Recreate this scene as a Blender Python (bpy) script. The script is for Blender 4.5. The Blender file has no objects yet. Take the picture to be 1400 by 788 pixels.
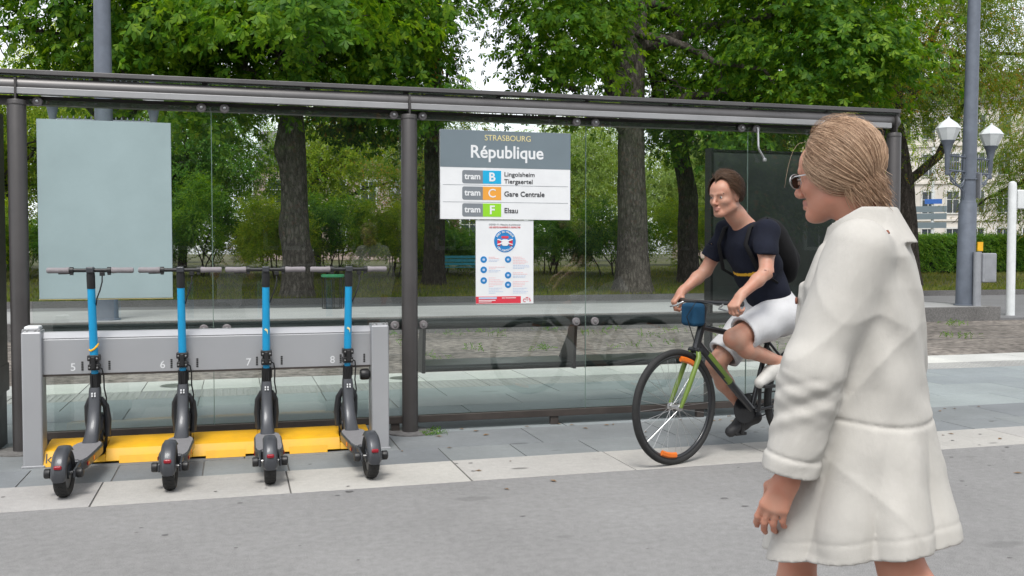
import bpy, bmesh, math, random
import numpy as np
from mathutils import Vector, Matrix
random.seed(7); RNG = np.random.default_rng(7)
sc = bpy.context.scene; COL = sc.collection
# ---------------------------------------------------------------- camera, sky, sun, exposure
YAW = math.radians(15.7); PIT = math.atan(49/1350); CAMH = 1.29
cR = Vector((math.cos(YAW), -math.sin(YAW), 0)); f0 = Vector((math.sin(YAW), math.cos(YAW), 0))
cF = f0*math.cos(PIT) + Vector((0, 0, -math.sin(PIT))); cU = f0*math.sin(PIT) + Vector((0, 0, math.cos(PIT)))
cam = bpy.data.objects.new('camera', bpy.data.cameras.new('camera')); COL.objects.link(cam)
cam.matrix_world = Matrix(((cR.x, cU.x, -cF.x, 0), (cR.y, cU.y, -cF.y, 0), (cR.z, cU.z, -cF.z, CAMH), (0, 0, 0, 1)))
cam.data.sensor_width = 36; cam.data.lens = 1350/1400*36; cam.data.clip_end = 3000; cam.data.clip_start = 0.05
sc.camera = cam
SUN_EL, SUN_AZ = math.radians(58), math.radians(200)      # azimuth clockwise from +Y: high, behind the camera
w = bpy.data.worlds.new("World"); sc.world = w; w.use_nodes = True
nt = w.node_tree; nt.nodes.clear()
sky = nt.nodes.new('ShaderNodeTexSky'); sky.sky_type = 'NISHITA'; sky.sun_disc = False
sky.sun_elevation = SUN_EL; sky.sun_rotation = SUN_AZ; sky.air_density = 1.0; sky.dust_density = 1.0; sky.ozone_density = 1.0
hs = nt.nodes.new('ShaderNodeHueSaturation'); hs.inputs['Saturation'].default_value = 0.2   # thin overcast: little blue
bg = nt.nodes.new('ShaderNodeBackground'); bg.inputs['Strength'].default_value = 0.15
wo = nt.nodes.new('ShaderNodeOutputWorld')
nt.links.new(sky.outputs[0], hs.inputs['Color']); nt.links.new(hs.outputs[0], bg.inputs[0]); nt.links.new(bg.outputs[0], wo.inputs[0])
sl = bpy.data.lights.new('sun', 'SUN'); sl.energy = 1.5; sl.angle = math.radians(20); sl.color = (1, .97, .92)
so = bpy.data.objects.new('sun', sl); COL.objects.link(so)
sd = Vector((math.sin(SUN_AZ)*math.cos(SUN_EL), math.cos(SUN_AZ)*math.cos(SUN_EL), math.sin(SUN_EL)))
so.rotation_euler = sd.to_track_quat('Z', 'Y').to_euler(); so.location = (0, 0, 30)
vs = sc.view_settings; vs.view_transform = 'Standard'; vs.look = 'None'; vs.exposure = 0.9; vs.gamma = 1
cy = sc.cycles; cy.max_bounces = 10; cy.transparent_max_bounces = 24; cy.diffuse_bounces = 4; cy.glossy_bounces = 4; cy.caustics_refractive = False; cy.caustics_reflective = False
try: cy.use_denoising = True
except Exception: pass

# ---------------------------------------------------------------- materials
def s2l(c):
    c = c/255.; return c/12.92 if c <= .04045 else ((c+.055)/1.055)**2.4
def rgb(r, g, b): return (s2l(r), s2l(g), s2l(b))
def node_mat(name):
    m = bpy.data.materials.new(name); m.use_nodes = True; n = m.node_tree
    return m, n, n.nodes['Principled BSDF'], n.nodes['Material Output']
def M(name, col, rough=.5, metal=0, var=.12, scale=6., detail=5, bump=0., bscale=None, stretch=None, spec=.5, col2=None, coat=0):
    """colour broken up by two scales of noise, roughness too, optional bump"""
    m, n, p, o = node_mat(name); N = n.nodes; L = n.links
    tc = N.new('ShaderNodeTexCoord'); src = tc.outputs['Object']
    if stretch:
        mp = N.new('ShaderNodeMapping'); mp.inputs['Scale'].default_value = stretch; L.new(src, mp.inputs[0]); src = mp.outputs[0]
    nz = N.new('ShaderNodeTexNoise'); nz.inputs['Scale'].default_value = scale; nz.inputs['Detail'].default_value = detail; nz.inputs['Roughness'].default_value = .65
    L.new(src, nz.inputs['Vector'])
    cr = N.new('ShaderNodeValToRGB'); c = Vector(col); d = Vector(col2) if col2 else c*(1-var*1.6)
    cr.color_ramp.elements[0].position = .3; cr.color_ramp.elements[1].position = .7
    cr.color_ramp.elements[0].color = (*d, 1); cr.color_ramp.elements[1].color = (*(c*(1+(0 if col2 else var*.8))), 1)
    L.new(nz.outputs['Fac'], cr.inputs[0]); L.new(cr.outputs[0], p.inputs['Base Color'])
    mr = N.new('ShaderNodeMapRange'); mr.inputs[3].default_value = max(0, rough-.1); mr.inputs[4].default_value = min(1, rough+.12)
    L.new(nz.outputs['Fac'], mr.inputs[0]); L.new(mr.outputs[0], p.inputs['Roughness'])
    p.inputs['Metallic'].default_value = metal; p.inputs['Specular IOR Level'].default_value = spec
    if coat: p.inputs['Coat Weight'].default_value = coat
    if bump:
        n2 = N.new('ShaderNodeTexNoise'); n2.inputs['Scale'].default_value = bscale or scale*8; n2.inputs['Detail'].default_value = 4; L.new(src, n2.inputs['Vector'])
        b = N.new('ShaderNodeBump'); b.inputs['Strength'].default_value = bump; b.inputs['Distance'].default_value = .01
        L.new(n2.outputs['Fac'], b.inputs['Height']); L.new(b.outputs[0], p.inputs['Normal'])
    return m
def ground_mat(name, col, speck=.25, speck_scale=350, big=.18, big_scale=.8, rough=.85, bump=.25, stains=0., stain_scale=5., stain_col=None, tint=None):
    m, n, p, o = node_mat(name); N = n.nodes; L = n.links
    g = N.new('ShaderNodeNewGeometry'); P = g.outputs['Position']
    def noise(s, d=4, r=.6):
        x = N.new('ShaderNodeTexNoise'); x.inputs['Scale'].default_value = s; x.inputs['Detail'].default_value = d; x.inputs['Roughness'].default_value = r
        L.new(P, x.inputs['Vector']); return x.outputs['Fac']
    def ramp(f, a, b, c0, c1):
        r = N.new('ShaderNodeValToRGB'); e = r.color_ramp.elements; e[0].position = a; e[1].position = b; e[0].color = (*c0, 1); e[1].color = (*c1, 1); L.new(f, r.inputs[0]); return r.outputs[0]
    def mul(a, b, fac=1., mode='MULTIPLY'):
        x = N.new('ShaderNodeMix'); x.data_type = 'RGBA'; x.blend_type = mode; x.inputs[0].default_value = fac; L.new(a, x.inputs[6]); L.new(b, x.inputs[7]); return x.outputs[2]
    fine = noise(speck_scale, 2); bigf = noise(big_scale, 6)
    c = Vector(col)
    a = ramp(fine, .3, .72, c*(1-speck), c*(1+speck))
    b = ramp(bigf, .3, .7, (1-big,)*3, (1+big*.4,)*3)
    res = mul(a, b)
    mid = ramp(noise(22, 5, .7), .35, .7, (1-speck*.45,)*3, (1.06,)*3); res = mul(res, mid)
    oi = N.new('ShaderNodeObjectInfo'); rr = ramp(oi.outputs['Random'], 0, 1, (.88, .88, .9), (1.05, 1.05, 1.03)); res = mul(res, rr)
    if stains:
        v = N.new('ShaderNodeTexVoronoi'); v.inputs['Scale'].default_value = stain_scale; v.inputs['Randomness'].default_value = 1
        dn = N.new('ShaderNodeVectorMath'); dn.operation = 'MULTIPLY'; dn.inputs[1].default_value = (.55, 1.3, 1); L.new(P, dn.inputs[0]); L.new(dn.outputs[0], v.inputs['Vector'])
        gate = N.new('ShaderNodeMath'); gate.operation = 'ADD'; L.new(v.outputs['Distance'], gate.inputs[0]); 
        sx = N.new('ShaderNodeSeparateColor'); L.new(v.outputs['Color'], sx.inputs[0])
        gm = N.new('ShaderNodeMath'); gm.operation = 'MULTIPLY'; gm.inputs[1].default_value = .22; L.new(sx.outputs[0], gm.inputs[0]); L.new(gm.outputs[0], gate.inputs[1])
        st = ramp(gate.outputs[0], .1, .14, stain_col or (1-stains,)*3, (1, 1, 1)); res = mul(res, st)
    L.new(res, p.inputs['Base Color']); p.inputs['Roughness'].default_value = rough; p.inputs['Specular IOR Level'].default_value = .3
    bp = N.new('ShaderNodeBump'); bp.inputs['Strength'].default_value = bump; bp.inputs['Distance'].default_value = .004; L.new(fine, bp.inputs['Height']); L.new(bp.outputs[0], p.inputs['Normal'])
    return m
def leaf_mat(name, dark, mid, light, trans=.4, odd=None):
    m, n, p, o = node_mat(name); N = n.nodes; L = n.links
    g = N.new('ShaderNodeNewGeometry'); r = N.new('ShaderNodeValToRGB'); e = r.color_ramp.elements
    e[0].position = 0; e[0].color = (*dark, 1); e[1].position = 1; e[1].color = (*light, 1); x = e.new(.5); x.color = (*mid, 1)
    if odd: x = e.new(.95); x.color = (*light, 1); e[-1].color = (*odd, 1)
    nz = N.new('ShaderNodeTexNoise'); nz.inputs['Scale'].default_value = .45; nz.inputs['Detail'].default_value = 3; L.new(g.outputs['Position'], nz.inputs['Vector'])
    mr = N.new('ShaderNodeMapRange'); mr.inputs[1].default_value = .3; mr.inputs[2].default_value = .7; mr.inputs[3].default_value = -.3; mr.inputs[4].default_value = .3; L.new(nz.outputs['Fac'], mr.inputs[0])
    ad = N.new('ShaderNodeMath'); ad.operation = 'ADD'; ad.use_clamp = True; L.new(g.outputs['Random Per Island'], ad.inputs[0]); L.new(mr.outputs[0], ad.inputs[1])
    L.new(ad.outputs[0], r.inputs[0]); L.new(r.outputs[0], p.inputs['Base Color']); p.inputs['Roughness'].default_value = .5; p.inputs['Specular IOR Level'].default_value = .22
    t = N.new('ShaderNodeBsdfTranslucent'); br = N.new('ShaderNodeMix'); br.data_type = 'RGBA'; br.blend_type = 'MULTIPLY'; br.inputs[0].default_value = 1; L.new(r.outputs[0], br.inputs[6]); br.inputs[7].default_value = (1.9, 1.7, .55, 1)
    L.new(br.outputs[2], t.inputs[0]); mx = N.new('ShaderNodeMixShader'); mx.inputs[0].default_value = trans
    L.new(p.outputs[0], mx.inputs[1]); L.new(t.outputs[0], mx.inputs[2]); L.new(mx.outputs[0], o.inputs[0]); return m
def bark_mat(name, a, b):
    m, n, p, o = node_mat(name); N = n.nodes; L = n.links
    g = N.new('ShaderNodeNewGeometry'); mp = N.new('ShaderNodeMapping'); mp.inputs['Scale'].default_value = (1, 1, .36); L.new(g.outputs['Position'], mp.inputs[0])
    v = N.new('ShaderNodeTexVoronoi'); v.inputs['Scale'].default_value = 13; v.feature = 'DISTANCE_TO_EDGE'
    nz = N.new('ShaderNodeTexNoise'); nz.inputs['Scale'].default_value = 7; nz.inputs['Detail'].default_value = 10; nz.inputs['Roughness'].default_value = .78
    L.new(mp.outputs[0], nz.inputs['Vector']); 
    ds = N.new('ShaderNodeMix'); ds.data_type = 'RGBA'; ds.inputs[0].default_value = .25; L.new(mp.outputs[0], ds.inputs[6]); L.new(nz.outputs['Color'], ds.inputs[7]); L.new(ds.outputs[2], v.inputs['Vector'])
    mt = N.new('ShaderNodeMath'); mt.operation = 'MULTIPLY_ADD'; mt.inputs[1].default_value = 1.2; L.new(v.outputs['Distance'], mt.inputs[0]); L.new(nz.outputs['Fac'], mt.inputs[2])
    r = N.new('ShaderNodeValToRGB'); e = r.color_ramp.elements; e[0].position = .35; e[1].position = .95; e[0].color = (*a, 1); e[1].color = (*b, 1); L.new(mt.outputs[0], r.inputs[0])
    L.new(r.outputs[0], p.inputs['Base Color']); p.inputs['Roughness'].default_value = .95; p.inputs['Specular IOR Level'].default_value = .2
    bp = N.new('ShaderNodeBump'); bp.inputs['Strength'].default_value = 1; bp.inputs['Distance'].default_value = .06; L.new(mt.outputs[0], bp.inputs['Height']); L.new(bp.outputs[0], p.inputs['Normal']); return m
def glass_mat(name, tint=(.86, .93, .91), fac=1.0, rough=0.0, dirt=.0):
    m, n, p, o = node_mat(name); N = n.nodes; L = n.links; N.remove(p)
    t = N.new('ShaderNodeBsdfTransparent'); t.inputs[0].default_value = (*tint, 1)
    gl = N.new('ShaderNodeBsdfGlossy'); gl.inputs['Roughness'].default_value = rough; gl.inputs[0].default_value = (1, 1, 1, 1)
    fr = N.new('ShaderNodeFresnel'); fr.inputs[0].default_value = 1.5
    ml = N.new('ShaderNodeMath'); ml.operation = 'MULTIPLY'; ml.inputs[1].default_value = fac; ml.use_clamp = True; L.new(fr.outputs[0], ml.inputs[0])
    mx = N.new('ShaderNodeMixShader'); L.new(ml.outputs[0], mx.inputs[0]); L.new(t.outputs[0], mx.inputs[1]); L.new(gl.outputs[0], mx.inputs[2])
    res = mx.outputs[0]
    if dirt:   # a thin film of dust, patchy
        d = N.new('ShaderNodeBsdfDiffuse'); d.inputs[0].default_value = (.5, .55, .52, 1)
        tc = N.new('ShaderNodeTexCoord'); nz = N.new('ShaderNodeTexNoise'); nz.inputs['Scale'].default_value = 1.6; nz.inputs['Detail'].default_value = 8; nz.inputs['Roughness'].default_value = .7; L.new(tc.outputs['Object'], nz.inputs['Vector'])
        mr = N.new('ShaderNodeMapRange'); mr.inputs[1].default_value = .4; mr.inputs[2].default_value = .8; mr.inputs[3].default_value = dirt*.35; mr.inputs[4].default_value = dirt*2; L.new(nz.outputs['Fac'], mr.inputs[0])
        m2 = N.new('ShaderNodeMixShader'); L.new(mr.outputs[0], m2.inputs[0]); L.new(res, m2.inputs[1]); L.new(d.outputs[0], m2.inputs[2]); res = m2.outputs[0]
    L.new(res, o.inputs[0]); return m
MT = dict(
    asphalt=ground_mat('asphalt', (.268, .264, .26), .36, 230, .16, .7, .88, .5, .18, 1.7),
    road=ground_mat('road_asphalt', (.2, .2, .2), .2, 120, .2, .3),
    strip=ground_mat('pale_granite', (.43, .415, .39), .16, 260, .12, 1.5, .8, .2, .55, 3.4),
    slab=ground_mat('blue_grey_slab', (.225, .24, .245), .12, 200, .22, 1.3, .75, .2, .3, 3),
    joint=ground_mat('joint_sand', (.17, .165, .155), .3, 150),
    plat=ground_mat('platform_slab', (.28, .31, .315), .12, 160, .2, .9, .7, .2, .2, 1.7),
    platform_edge=ground_mat('platform_edge_stone', (.55, .55, .52), .12, 160, .15, 1.2),
    tactile=ground_mat('tactile_slab', (.33, .33, .32), .15, 120, .15, 1.2),
    far_plat=ground_mat('far_platform', (.36, .36, .35), .15, 60, .2, .4),
    kerb=ground_mat('kerb_concrete', (.16, .155, .15), .25, 30, .3, .8),
    track=ground_mat('track_bed', (.225, .20, .175), .6, 9, .5, .55, .95, .6),
    lawn=ground_mat('lawn_soil', (.10, .10, .035), .5, 14, .5, .5),
    rail=M('rail_steel', (.15, .14, .13), .6, .1, .3, 2),
    dark_metal=M('dark_bronze_paint', (.068, .063, .062), .42, .35, .1, 3),
    beam=M('beam_paint', (.125, .12, .12), .4, .5, .1, 3),
    pale_metal=M('pale_aluminium', (.34, .34, .345), .4, .35, .06, 4),
    black_metal=M('black_metal', (.012, .012, .013), .45, .2, .2, 8),
    rail_brown=M('brown_rail', (.055, .045, .040), .55, .2, .2, 5),
    bar=M('grey_green_tube', (.085, .095, .092), .35, .5, .1, 6),
    disc=M('clamp_steel', (.20, .185, .19), .5, .1, .1, 30),
    rack=M('rack_aluminium', (.42, .425, .44), .42, .45, .03, 1.5),
    rack_cap=M('rack_cap_white', (.68, .69, .70), .4, 0, .05),
    yellow=M('yellow_paint', (.74, .39, .008), .5, 0, .10, 6),
    inside=M('rack_underside', (.03, .03, .03), .7),
    blue=M('cyan_blue_paint', (.004, .30, .58), .32, 0, .06, 8, coat=.3),
    sgrey=M('scooter_grey_paint', (.055, .058, .065), .38, .3, .08, 10, coat=.15),
    sdeck=M('deck_rubber', (.19, .185, .19), .8, 0, .08, 30, bump=.3, bscale=300),
    sblack=M('black_plastic', (.014, .014, .015), .45, 0, .2, 12),
    rubber=M('tyre_rubber', (.018, .018, .018), .75, 0, .2, 20, bump=.2),
    grip=M('grip_grey', (.24, .22, .23), .75, 0, .08, 40, bump=.3, bscale=200),
    red_lens=M('red_lens', (.28, .01, .02), .2, 0, .1),
    orange=M('orange_reflector', (.75, .17, .02), .3, 0, .1),
    silver=M('silver', (.5, .5, .5), .3, .8),
    white=M('white_print', (.72, .73, .74), .45, 0, .03), 
    sign_grey=M('sign_grey', (.155, .195, .22), .4, 0, .04, 3),
    print_grey=M('print_grey', (.19, .21, .23), .45, 0, .03),
    print_dark=M('print_dark', (.03, .03, .035), .5, 0, .03),
    print_yellow=M('print_yellow', (.72, .62, .30), .5, 0, .03),
    t_blue=M('line_blue', (.005, .36, .62), .45, 0, .03), t_orange=M('line_orange', (.75, .33, .045), .45, 0, .03), t_green=M('line_green', (.26, .60, .02), .45, 0, .03),
    p_blue=M('poster_blue', (.01, .19, .48), .5, 0, .04), p_red=M('poster_red', (.62, .035, .06), .5, 0, .04), p_pink=M('poster_pink', (.75, .48, .5), .5, 0, .03), p_pale=M('poster_pale_blue', (.45, .53, .68), .5, 0, .03),
    board=M('frosted_board', (.29, .375, .385), .4, 0, .06, 2.2, detail=9),
    case=M('display_case_back', (.095, .105, .098), .38, .1, .2, 2.5),
    lamp_pole=M('blue_grey_paint', (.115, .133, .165), .5, .1, .14, 4, bump=.1),
    lantern=M('opal_glass', (.6, .63, .63), .3, 0, .05), 
    box_grey=M('cabinet_grey', (.26, .27, .29), .5, 0, .1), post_white=M('post_white', (.62, .64, .64), .45, 0, .06),
    green_plastic=M('green_plastic', (.02, .17, .07), .45, 0, .1),
    bark=bark_mat('bark', (.03, .026, .022), (.25, .22, .19)), bark_dark=bark_mat('bark_dark', (.016, .014, .012), (.12, .10, .085)),
    chestnut=leaf_mat('chestnut_leaf', (.034, .110, .010), (.078, .185, .013), (.175, .290, .018), .48),
    chestnut_dark=leaf_mat('dark_chestnut_leaf', (.024, .088, .012), (.055, .150, .015), (.115, .225, .02), .44, (.26, .15, .018)),
    autumn=leaf_mat('turning_leaf', (.06, .14, .014), (.13, .21, .02), (.23, .26, .028), .48, (.33, .18, .018)),
    bright=leaf_mat('bright_leaf', (.10, .20, .012), (.20, .30, .016), (.32, .38, .025), .5),
    shrub=leaf_mat('shrub_leaf', (.040, .130, .016), (.085, .200, .020), (.165, .280, .028), .48),
    willow=leaf_mat('willow_leaf', (.13, .22, .05), (.22, .31, .07), (.32, .40, .12), .5),
    grass=leaf_mat('grass_blade', (.07, .115, .012), (.13, .17, .02), (.22, .20, .05), .3),
    weed=leaf_mat('weed_leaf', (.04, .12, .010), (.08, .19, .012), (.14, .24, .015), .35),
    glass=glass_mat('shelter_glass', (.95, .978, .966), 1.35, 0, .005), roof_glass=glass_mat('roof_glass', (.88, .93, .90), 1.0, 0, .03), pane_edge=M('pane_edge', (.13, .19, .16), .3),
    bag_film=glass_mat('clear_bag', (.85, .88, .88), 1.6, .2, .10),
    wall_cream=M('cream_render', (.62, .58, .53), .85, 0, .1, .6), wall_pink=M('pink_stone', (.42, .32, .28), .85, 0, .12, .5), wall_brown=M('brown_stone', (.16, .10, .08), .85, 0, .15, .5),
    slate=M('slate_roof', (.16, .15, .16), .7, 0, .15, 1), window=M('window_glass', (.05, .06, .07), .12, 0, .1), frame=M('window_frame', (.6, .6, .58), .5),
    teal=M('teal_paint', (.01, .22, .28), .5), sign_blue=M('sign_blue', (.03, .12, .42), .5), 
)
# ---------------------------------------------------------------- mesh helpers
class MB:
    def __init__(s): s.v = []; s.f = []; s.mi = []; s.m = 0
    def add(s, vs, fs):
        o = len(s.v); s.v += [tuple(v) for v in vs]; s.f += [tuple(i+o for i in f) for f in fs]; s.mi += [s.m]*len(fs); return s
    def box(s, x0, x1, y0, y1, z0, z1, R=None, o=None):
        vs = [Vector((x, y, z)) for z in (z0, z1) for y in (y0, y1) for x in (x0, x1)]
        if R is not None: vs = [R @ v for v in vs]
        if o is not None: vs = [v+Vector(o) for v in vs]
        return s.add(vs, [(0, 2, 3, 1), (4, 5, 7, 6), (0, 1, 5, 4), (2, 6, 7, 3), (0, 4, 6, 2), (1, 3, 7, 5)])
    def tube(s, pts, r, n=10, cap=True, flat=1.0, up=None):
        pts = [Vector(p) for p in pts]; k = len(pts); rs = r if hasattr(r, '__len__') else [r]*k
        vs = []; fs = []; t0 = (pts[1]-pts[0]).normalized(); a = Vector(up) if up else (Vector((0, 0, 1)) if abs(t0.z) < .9 else Vector((1, 0, 0)))
        u = (a-t0*a.dot(t0)).normalized()
        for i, p in enumerate(pts):
            t = ((pts[min(i+1, k-1)]-pts[max(i-1, 0)])).normalized(); u = (u-t*u.dot(t)).normalized(); q = t.cross(u)
            for j in range(n):
                an = 2*math.pi*j/n; vs.append(p+(u*math.cos(an)*flat+q*math.sin(an))*rs[i])
        for i in range(k-1):
            for j in range(n): fs.append((i*n+j, i*n+(j+1) % n, (i+1)*n+(j+1) % n, (i+1)*n+j))
        if cap: fs.append(tuple(range(n))[::-1]); fs.append(tuple((k-1)*n+j for j in range(n)))
        return s.add(vs, fs)
    def cyl(s, a, b, r, n=16): return s.tube([a, b], r, n)
    def lathe(s, prof, n=20, o=(0, 0, 0), R=None, cap=True):
        vs = []; fs = []; k = len(prof)
        for (r, z) in prof:
            for j in range(n):
                an = 2*math.pi*j/n; v = Vector((r*math.cos(an), r*math.sin(an), z)); v = R @ v if R is not None else v; vs.append(v+Vector(o))
        for i in range(k-1):
            for j in range(n): fs.append((i*n+j, i*n+(j+1) % n, (i+1)*n+(j+1) % n, (i+1)*n+j))
        if cap: fs.append(tuple(range(n))[::-1]); fs.append(tuple((k-1)*n+j for j in range(n)))
        return s.add(vs, fs)
    def prism(s, poly, x0, x1, axis=0):
        """poly of 2D points extruded along an axis; axis 0: (y,z) along x, 1: (x,z) along y, 2: (x,y) along z"""
        n = len(poly); mk = (lambda a, b, t: (t, a, b)) if axis == 0 else ((lambda a, b, t: (a, t, b)) if axis == 1 else (lambda a, b, t: (a, b, t)))
        vs = [mk(a, b, x0) for a, b in poly]+[mk(a, b, x1) for a, b in poly]
        fs = [tuple(range(n))[::-1], tuple(range(n, 2*n))]+[(i, (i+1) % n, n+(i+1) % n, n+i) for i in range(n)]
        return s.add(vs, fs)
    def build(s, name, mats, parent=None, bevel=0, seg=2, angle=35, recalc=True, loc=None):
        me = bpy.data.meshes.new(name); me.from_pydata(s.v, [], s.f); 
        for m in (mats if isinstance(mats, (list, tuple)) else [mats]): me.materials.append(MT[m] if isinstance(m, str) else m)
        if max(s.mi, default=0): me.polygons.foreach_set('material_index', s.mi)
        if recalc:
            b = bmesh.new(); b.from_mesh(me); bmesh.ops.recalc_face_normals(b, faces=b.faces); b.to_mesh(me); b.free()
        me.shade_smooth(); me.set_sharp_from_angle(angle=math.radians(angle))
        ob = link(name, me, parent)
        if bevel:
            bv = ob.modifiers.new('b', 'BEVEL'); bv.width = bevel; bv.segments = seg; bv.limit_method = 'ANGLE'; bv.angle_limit = math.radians(40); bv.harden_normals = True
        if loc: ob.location = loc
        return ob
def link(name, data, parent=None):
    o = bpy.data.objects.new(name, data); COL.objects.link(o)
    if parent: o.parent = parent
    return o
def tag(o, label=None, cat=None, group=None, kind=None):
    for k, v in (('label', label), ('category', cat), ('group', group), ('kind', kind)):
        if v: o[k] = v
    return o
def thing(name, label, cat, loc=(0, 0, 0), rz=0, group=None):
    o = link(name, None); o.location = loc; o.rotation_euler = (0, 0, rz); o.empty_display_size = .1; return tag(o, label, cat, group)
def copy_tree(o, parent=None):
    c = o.copy(); COL.objects.link(c)
    if parent: c.parent = parent; c.matrix_parent_inverse = o.matrix_parent_inverse.copy()
    for ch in list(o.children): copy_tree(ch, c)
    return c
def npmesh(name, V, T, mats, parent=None, smooth=False, nside=3):
    me = bpy.data.meshes.new(name); V = np.asarray(V, np.float32); T = np.asarray(T, np.int32)
    me.vertices.add(len(V)); me.vertices.foreach_set('co', V.ravel()); me.loops.add(T.size); me.loops.foreach_set('vertex_index', T.ravel())
    me.polygons.add(len(T)); me.polygons.foreach_set('loop_start', np.arange(0, T.size, nside, dtype=np.int32))
    for m in (mats if isinstance(mats, (list, tuple)) else [mats]): me.materials.append(MT[m] if isinstance(m, str) else m)
    me.update(calc_edges=True); me.validate()
    if smooth: me.shade_smooth()
    else: me.shade_flat()
    return link(name, me, parent)
def text(name, s, size, loc, mat, parent, align='LEFT', bold=0., rot=(math.pi/2, 0, 0), sx=1., ext=.0006):
    c = bpy.data.curves.new(name, 'FONT'); c.body = s; c.size = size; c.align_x = align; c.align_y = 'CENTER'; c.extrude = ext; c.offset = bold; c.resolution_u = 4
    c.materials.append(MT[mat]); k = (s, size, align, bold, ext, mat)
    if k not in TXT:
        tmp = bpy.data.objects.new("tmp", c); COL.objects.link(tmp); TXT[k] = bpy.data.meshes.new_from_object(tmp.evaluated_get(bpy.context.evaluated_depsgraph_get())); bpy.data.objects.remove(tmp); TXT[k].name = name
    o = link(name, TXT[k], parent); o.location = loc; o.rotation_euler = rot; o.scale = (sx, 1, 1); return o
TXT = {}
# ---------------------------------------------------------------- ground, pavements, tracks
def S(o): o['kind'] = 'structure'; return o
def sheet(name, x0, x1, y0, y1, z0, z1, mat): return S(MB().box(x0, x1, y0, y1, z0, z1).build(name, mat))
sheet('ground', -900, 900, -900, 900, -.6, -.45, 'lawn')
base = sheet('pavement_base', -60, 60, -60, 10.41, -.44, -.006, 'joint')
EY = lambda x: 5.35+.012*(x+1.1); TY = lambda x: 5.912+.012*(x+1.1)
a = MB(); a.prism([(-60, -60), (60, -60), (60, EY(60)), (-60, EY(-60))], -.0055, 0.0, 2); S(a.build('asphalt_pavement', 'asphalt'))
pv = S(link('granite_strip', None)); pw = S(link('slab_pavement', None)); pf = S(link('tram_platform', None))
def slab(parent, name, poly, z, mat, g=.004, t=.02):
    c = Vector((sum(p[0] for p in poly)/4, sum(p[1] for p in poly)/4))
    q = [(p[0]+(g if p[0] < c.x else -g), p[1]+(g if p[1] < c.y else -g)) for p in poly]
    cx, cy_ = c.x, c.y; tilt = random.uniform(-.0012, .0012)
    m = MB(); m.prism([(x-cx, y-cy_) for x, y in q], -t, 0, 2)
    o = m.build(name, mat, parent, bevel=.002, seg=1); o.location = (cx, cy_, z+tilt); return o
for i in range(-5, 22):
    x = -.72+i; slab(pv, 'granite_slab', [(x, EY(x)), (x+1, EY(x+1)), (x+1, TY(x+1)), (x, TY(x))], 0.002, 'strip', .004)
for i in range(-6, 27):
    x = -.68+.49*i; slab(pw, 'paving_slab', [(x, TY(x)), (x+.49, TY(x+.49)), (x+.49, 6.36), (x, 6.36)], 0, 'slab', .0035)
for i in range(-2, 14):
    x = -.93+.98*i; slab(pw, 'paving_slab', [(x, 6.36), (x+.98, 6.36), (x+.98, 6.93), (x, 6.93)], 0, 'slab', .0035)
for r, (ya, yb) in enumerate(((6.93, 7.5), (7.5, 8.1), (8.1, 8.66), (8.66, 9.2))):
    for i in range(-3, 15):
        x = .23+1.07*i+(.53 if r % 2 else 0); slab(pf, 'platform_slab', [(x, ya), (x+1.07, ya), (x+1.07, yb), (x, yb)], 0, 'plat', .004)
for i in range(-6, 28):
    x = .23+.535*i
    slab(pf, 'tactile_slab', [(x, 9.2), (x+.535, 9.2), (x+.535, 9.7), (x, 9.7)], 0, 'tactile', .004)
    slab(pf, 'edge_slab', [(x, 9.7), (x+.535, 9.7), (x+.535, 10.4), (x, 10.4)], .003, 'platform_edge', .004)
V = []; T = []
for x in np.arange(-3, 15, .06):
    for y in np.arange(9.24, 9.68, .055):
        k = len(V); r = .017; V += [(x-r, y, .001), (x, y-r, .001), (x+r, y, .001), (x, y+r, .001), (x, y, .008)]; T += [(k, k+1, k+4), (k+1, k+2, k+4), (k+2, k+3, k+4), (k+3, k, k+4)]
tag(npmesh('tactile_studs', V, T, 'tactile', pf), kind='stuff')
m = MB()
for x, y in ((1.66, 9.98), (-.55, 10.0), (6.0, 9.98), (-2.5, 10)): m.lathe([(.15, 0), (.15, .009), (.13, .011)], 24, (x, y, -.002))
S(m.build('edge_light_disc', MT['silver'], pf))
sheet('track_bed', -80, 80, 10.41, 17.9, -.44, -.2, 'track')
rl = S(link('tram_rails', None))
for y in (14.2, 16.6):
    m = MB(); m.prism([(y-.022, -.2), (y+.022, -.2), (y+.022, -.194), (y-.022, -.194)], -80, 80); m.build('rail', 'rail', rl)
sheet('road', -120, 120, 17.9, 27.6, -.44, -.15, 'road')
fp = sheet('far_platform', -60, 16.05, 17.95, 21.6, -.44, .1, 'far_plat')
k2 = MB(); k2.box(-60, 16.12, 17.86, 18.02, -.3, .104); k2.box(16.0, 16.12, 18.02, 21.62, -.3, .104); S(k2.build('far_kerb', 'kerb', bevel=.01))
k2 = MB(); k2.box(-120, 120, 27.6, 27.78, -.3, .02); S(k2.build('lawn_kerb', 'kerb'))
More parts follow.
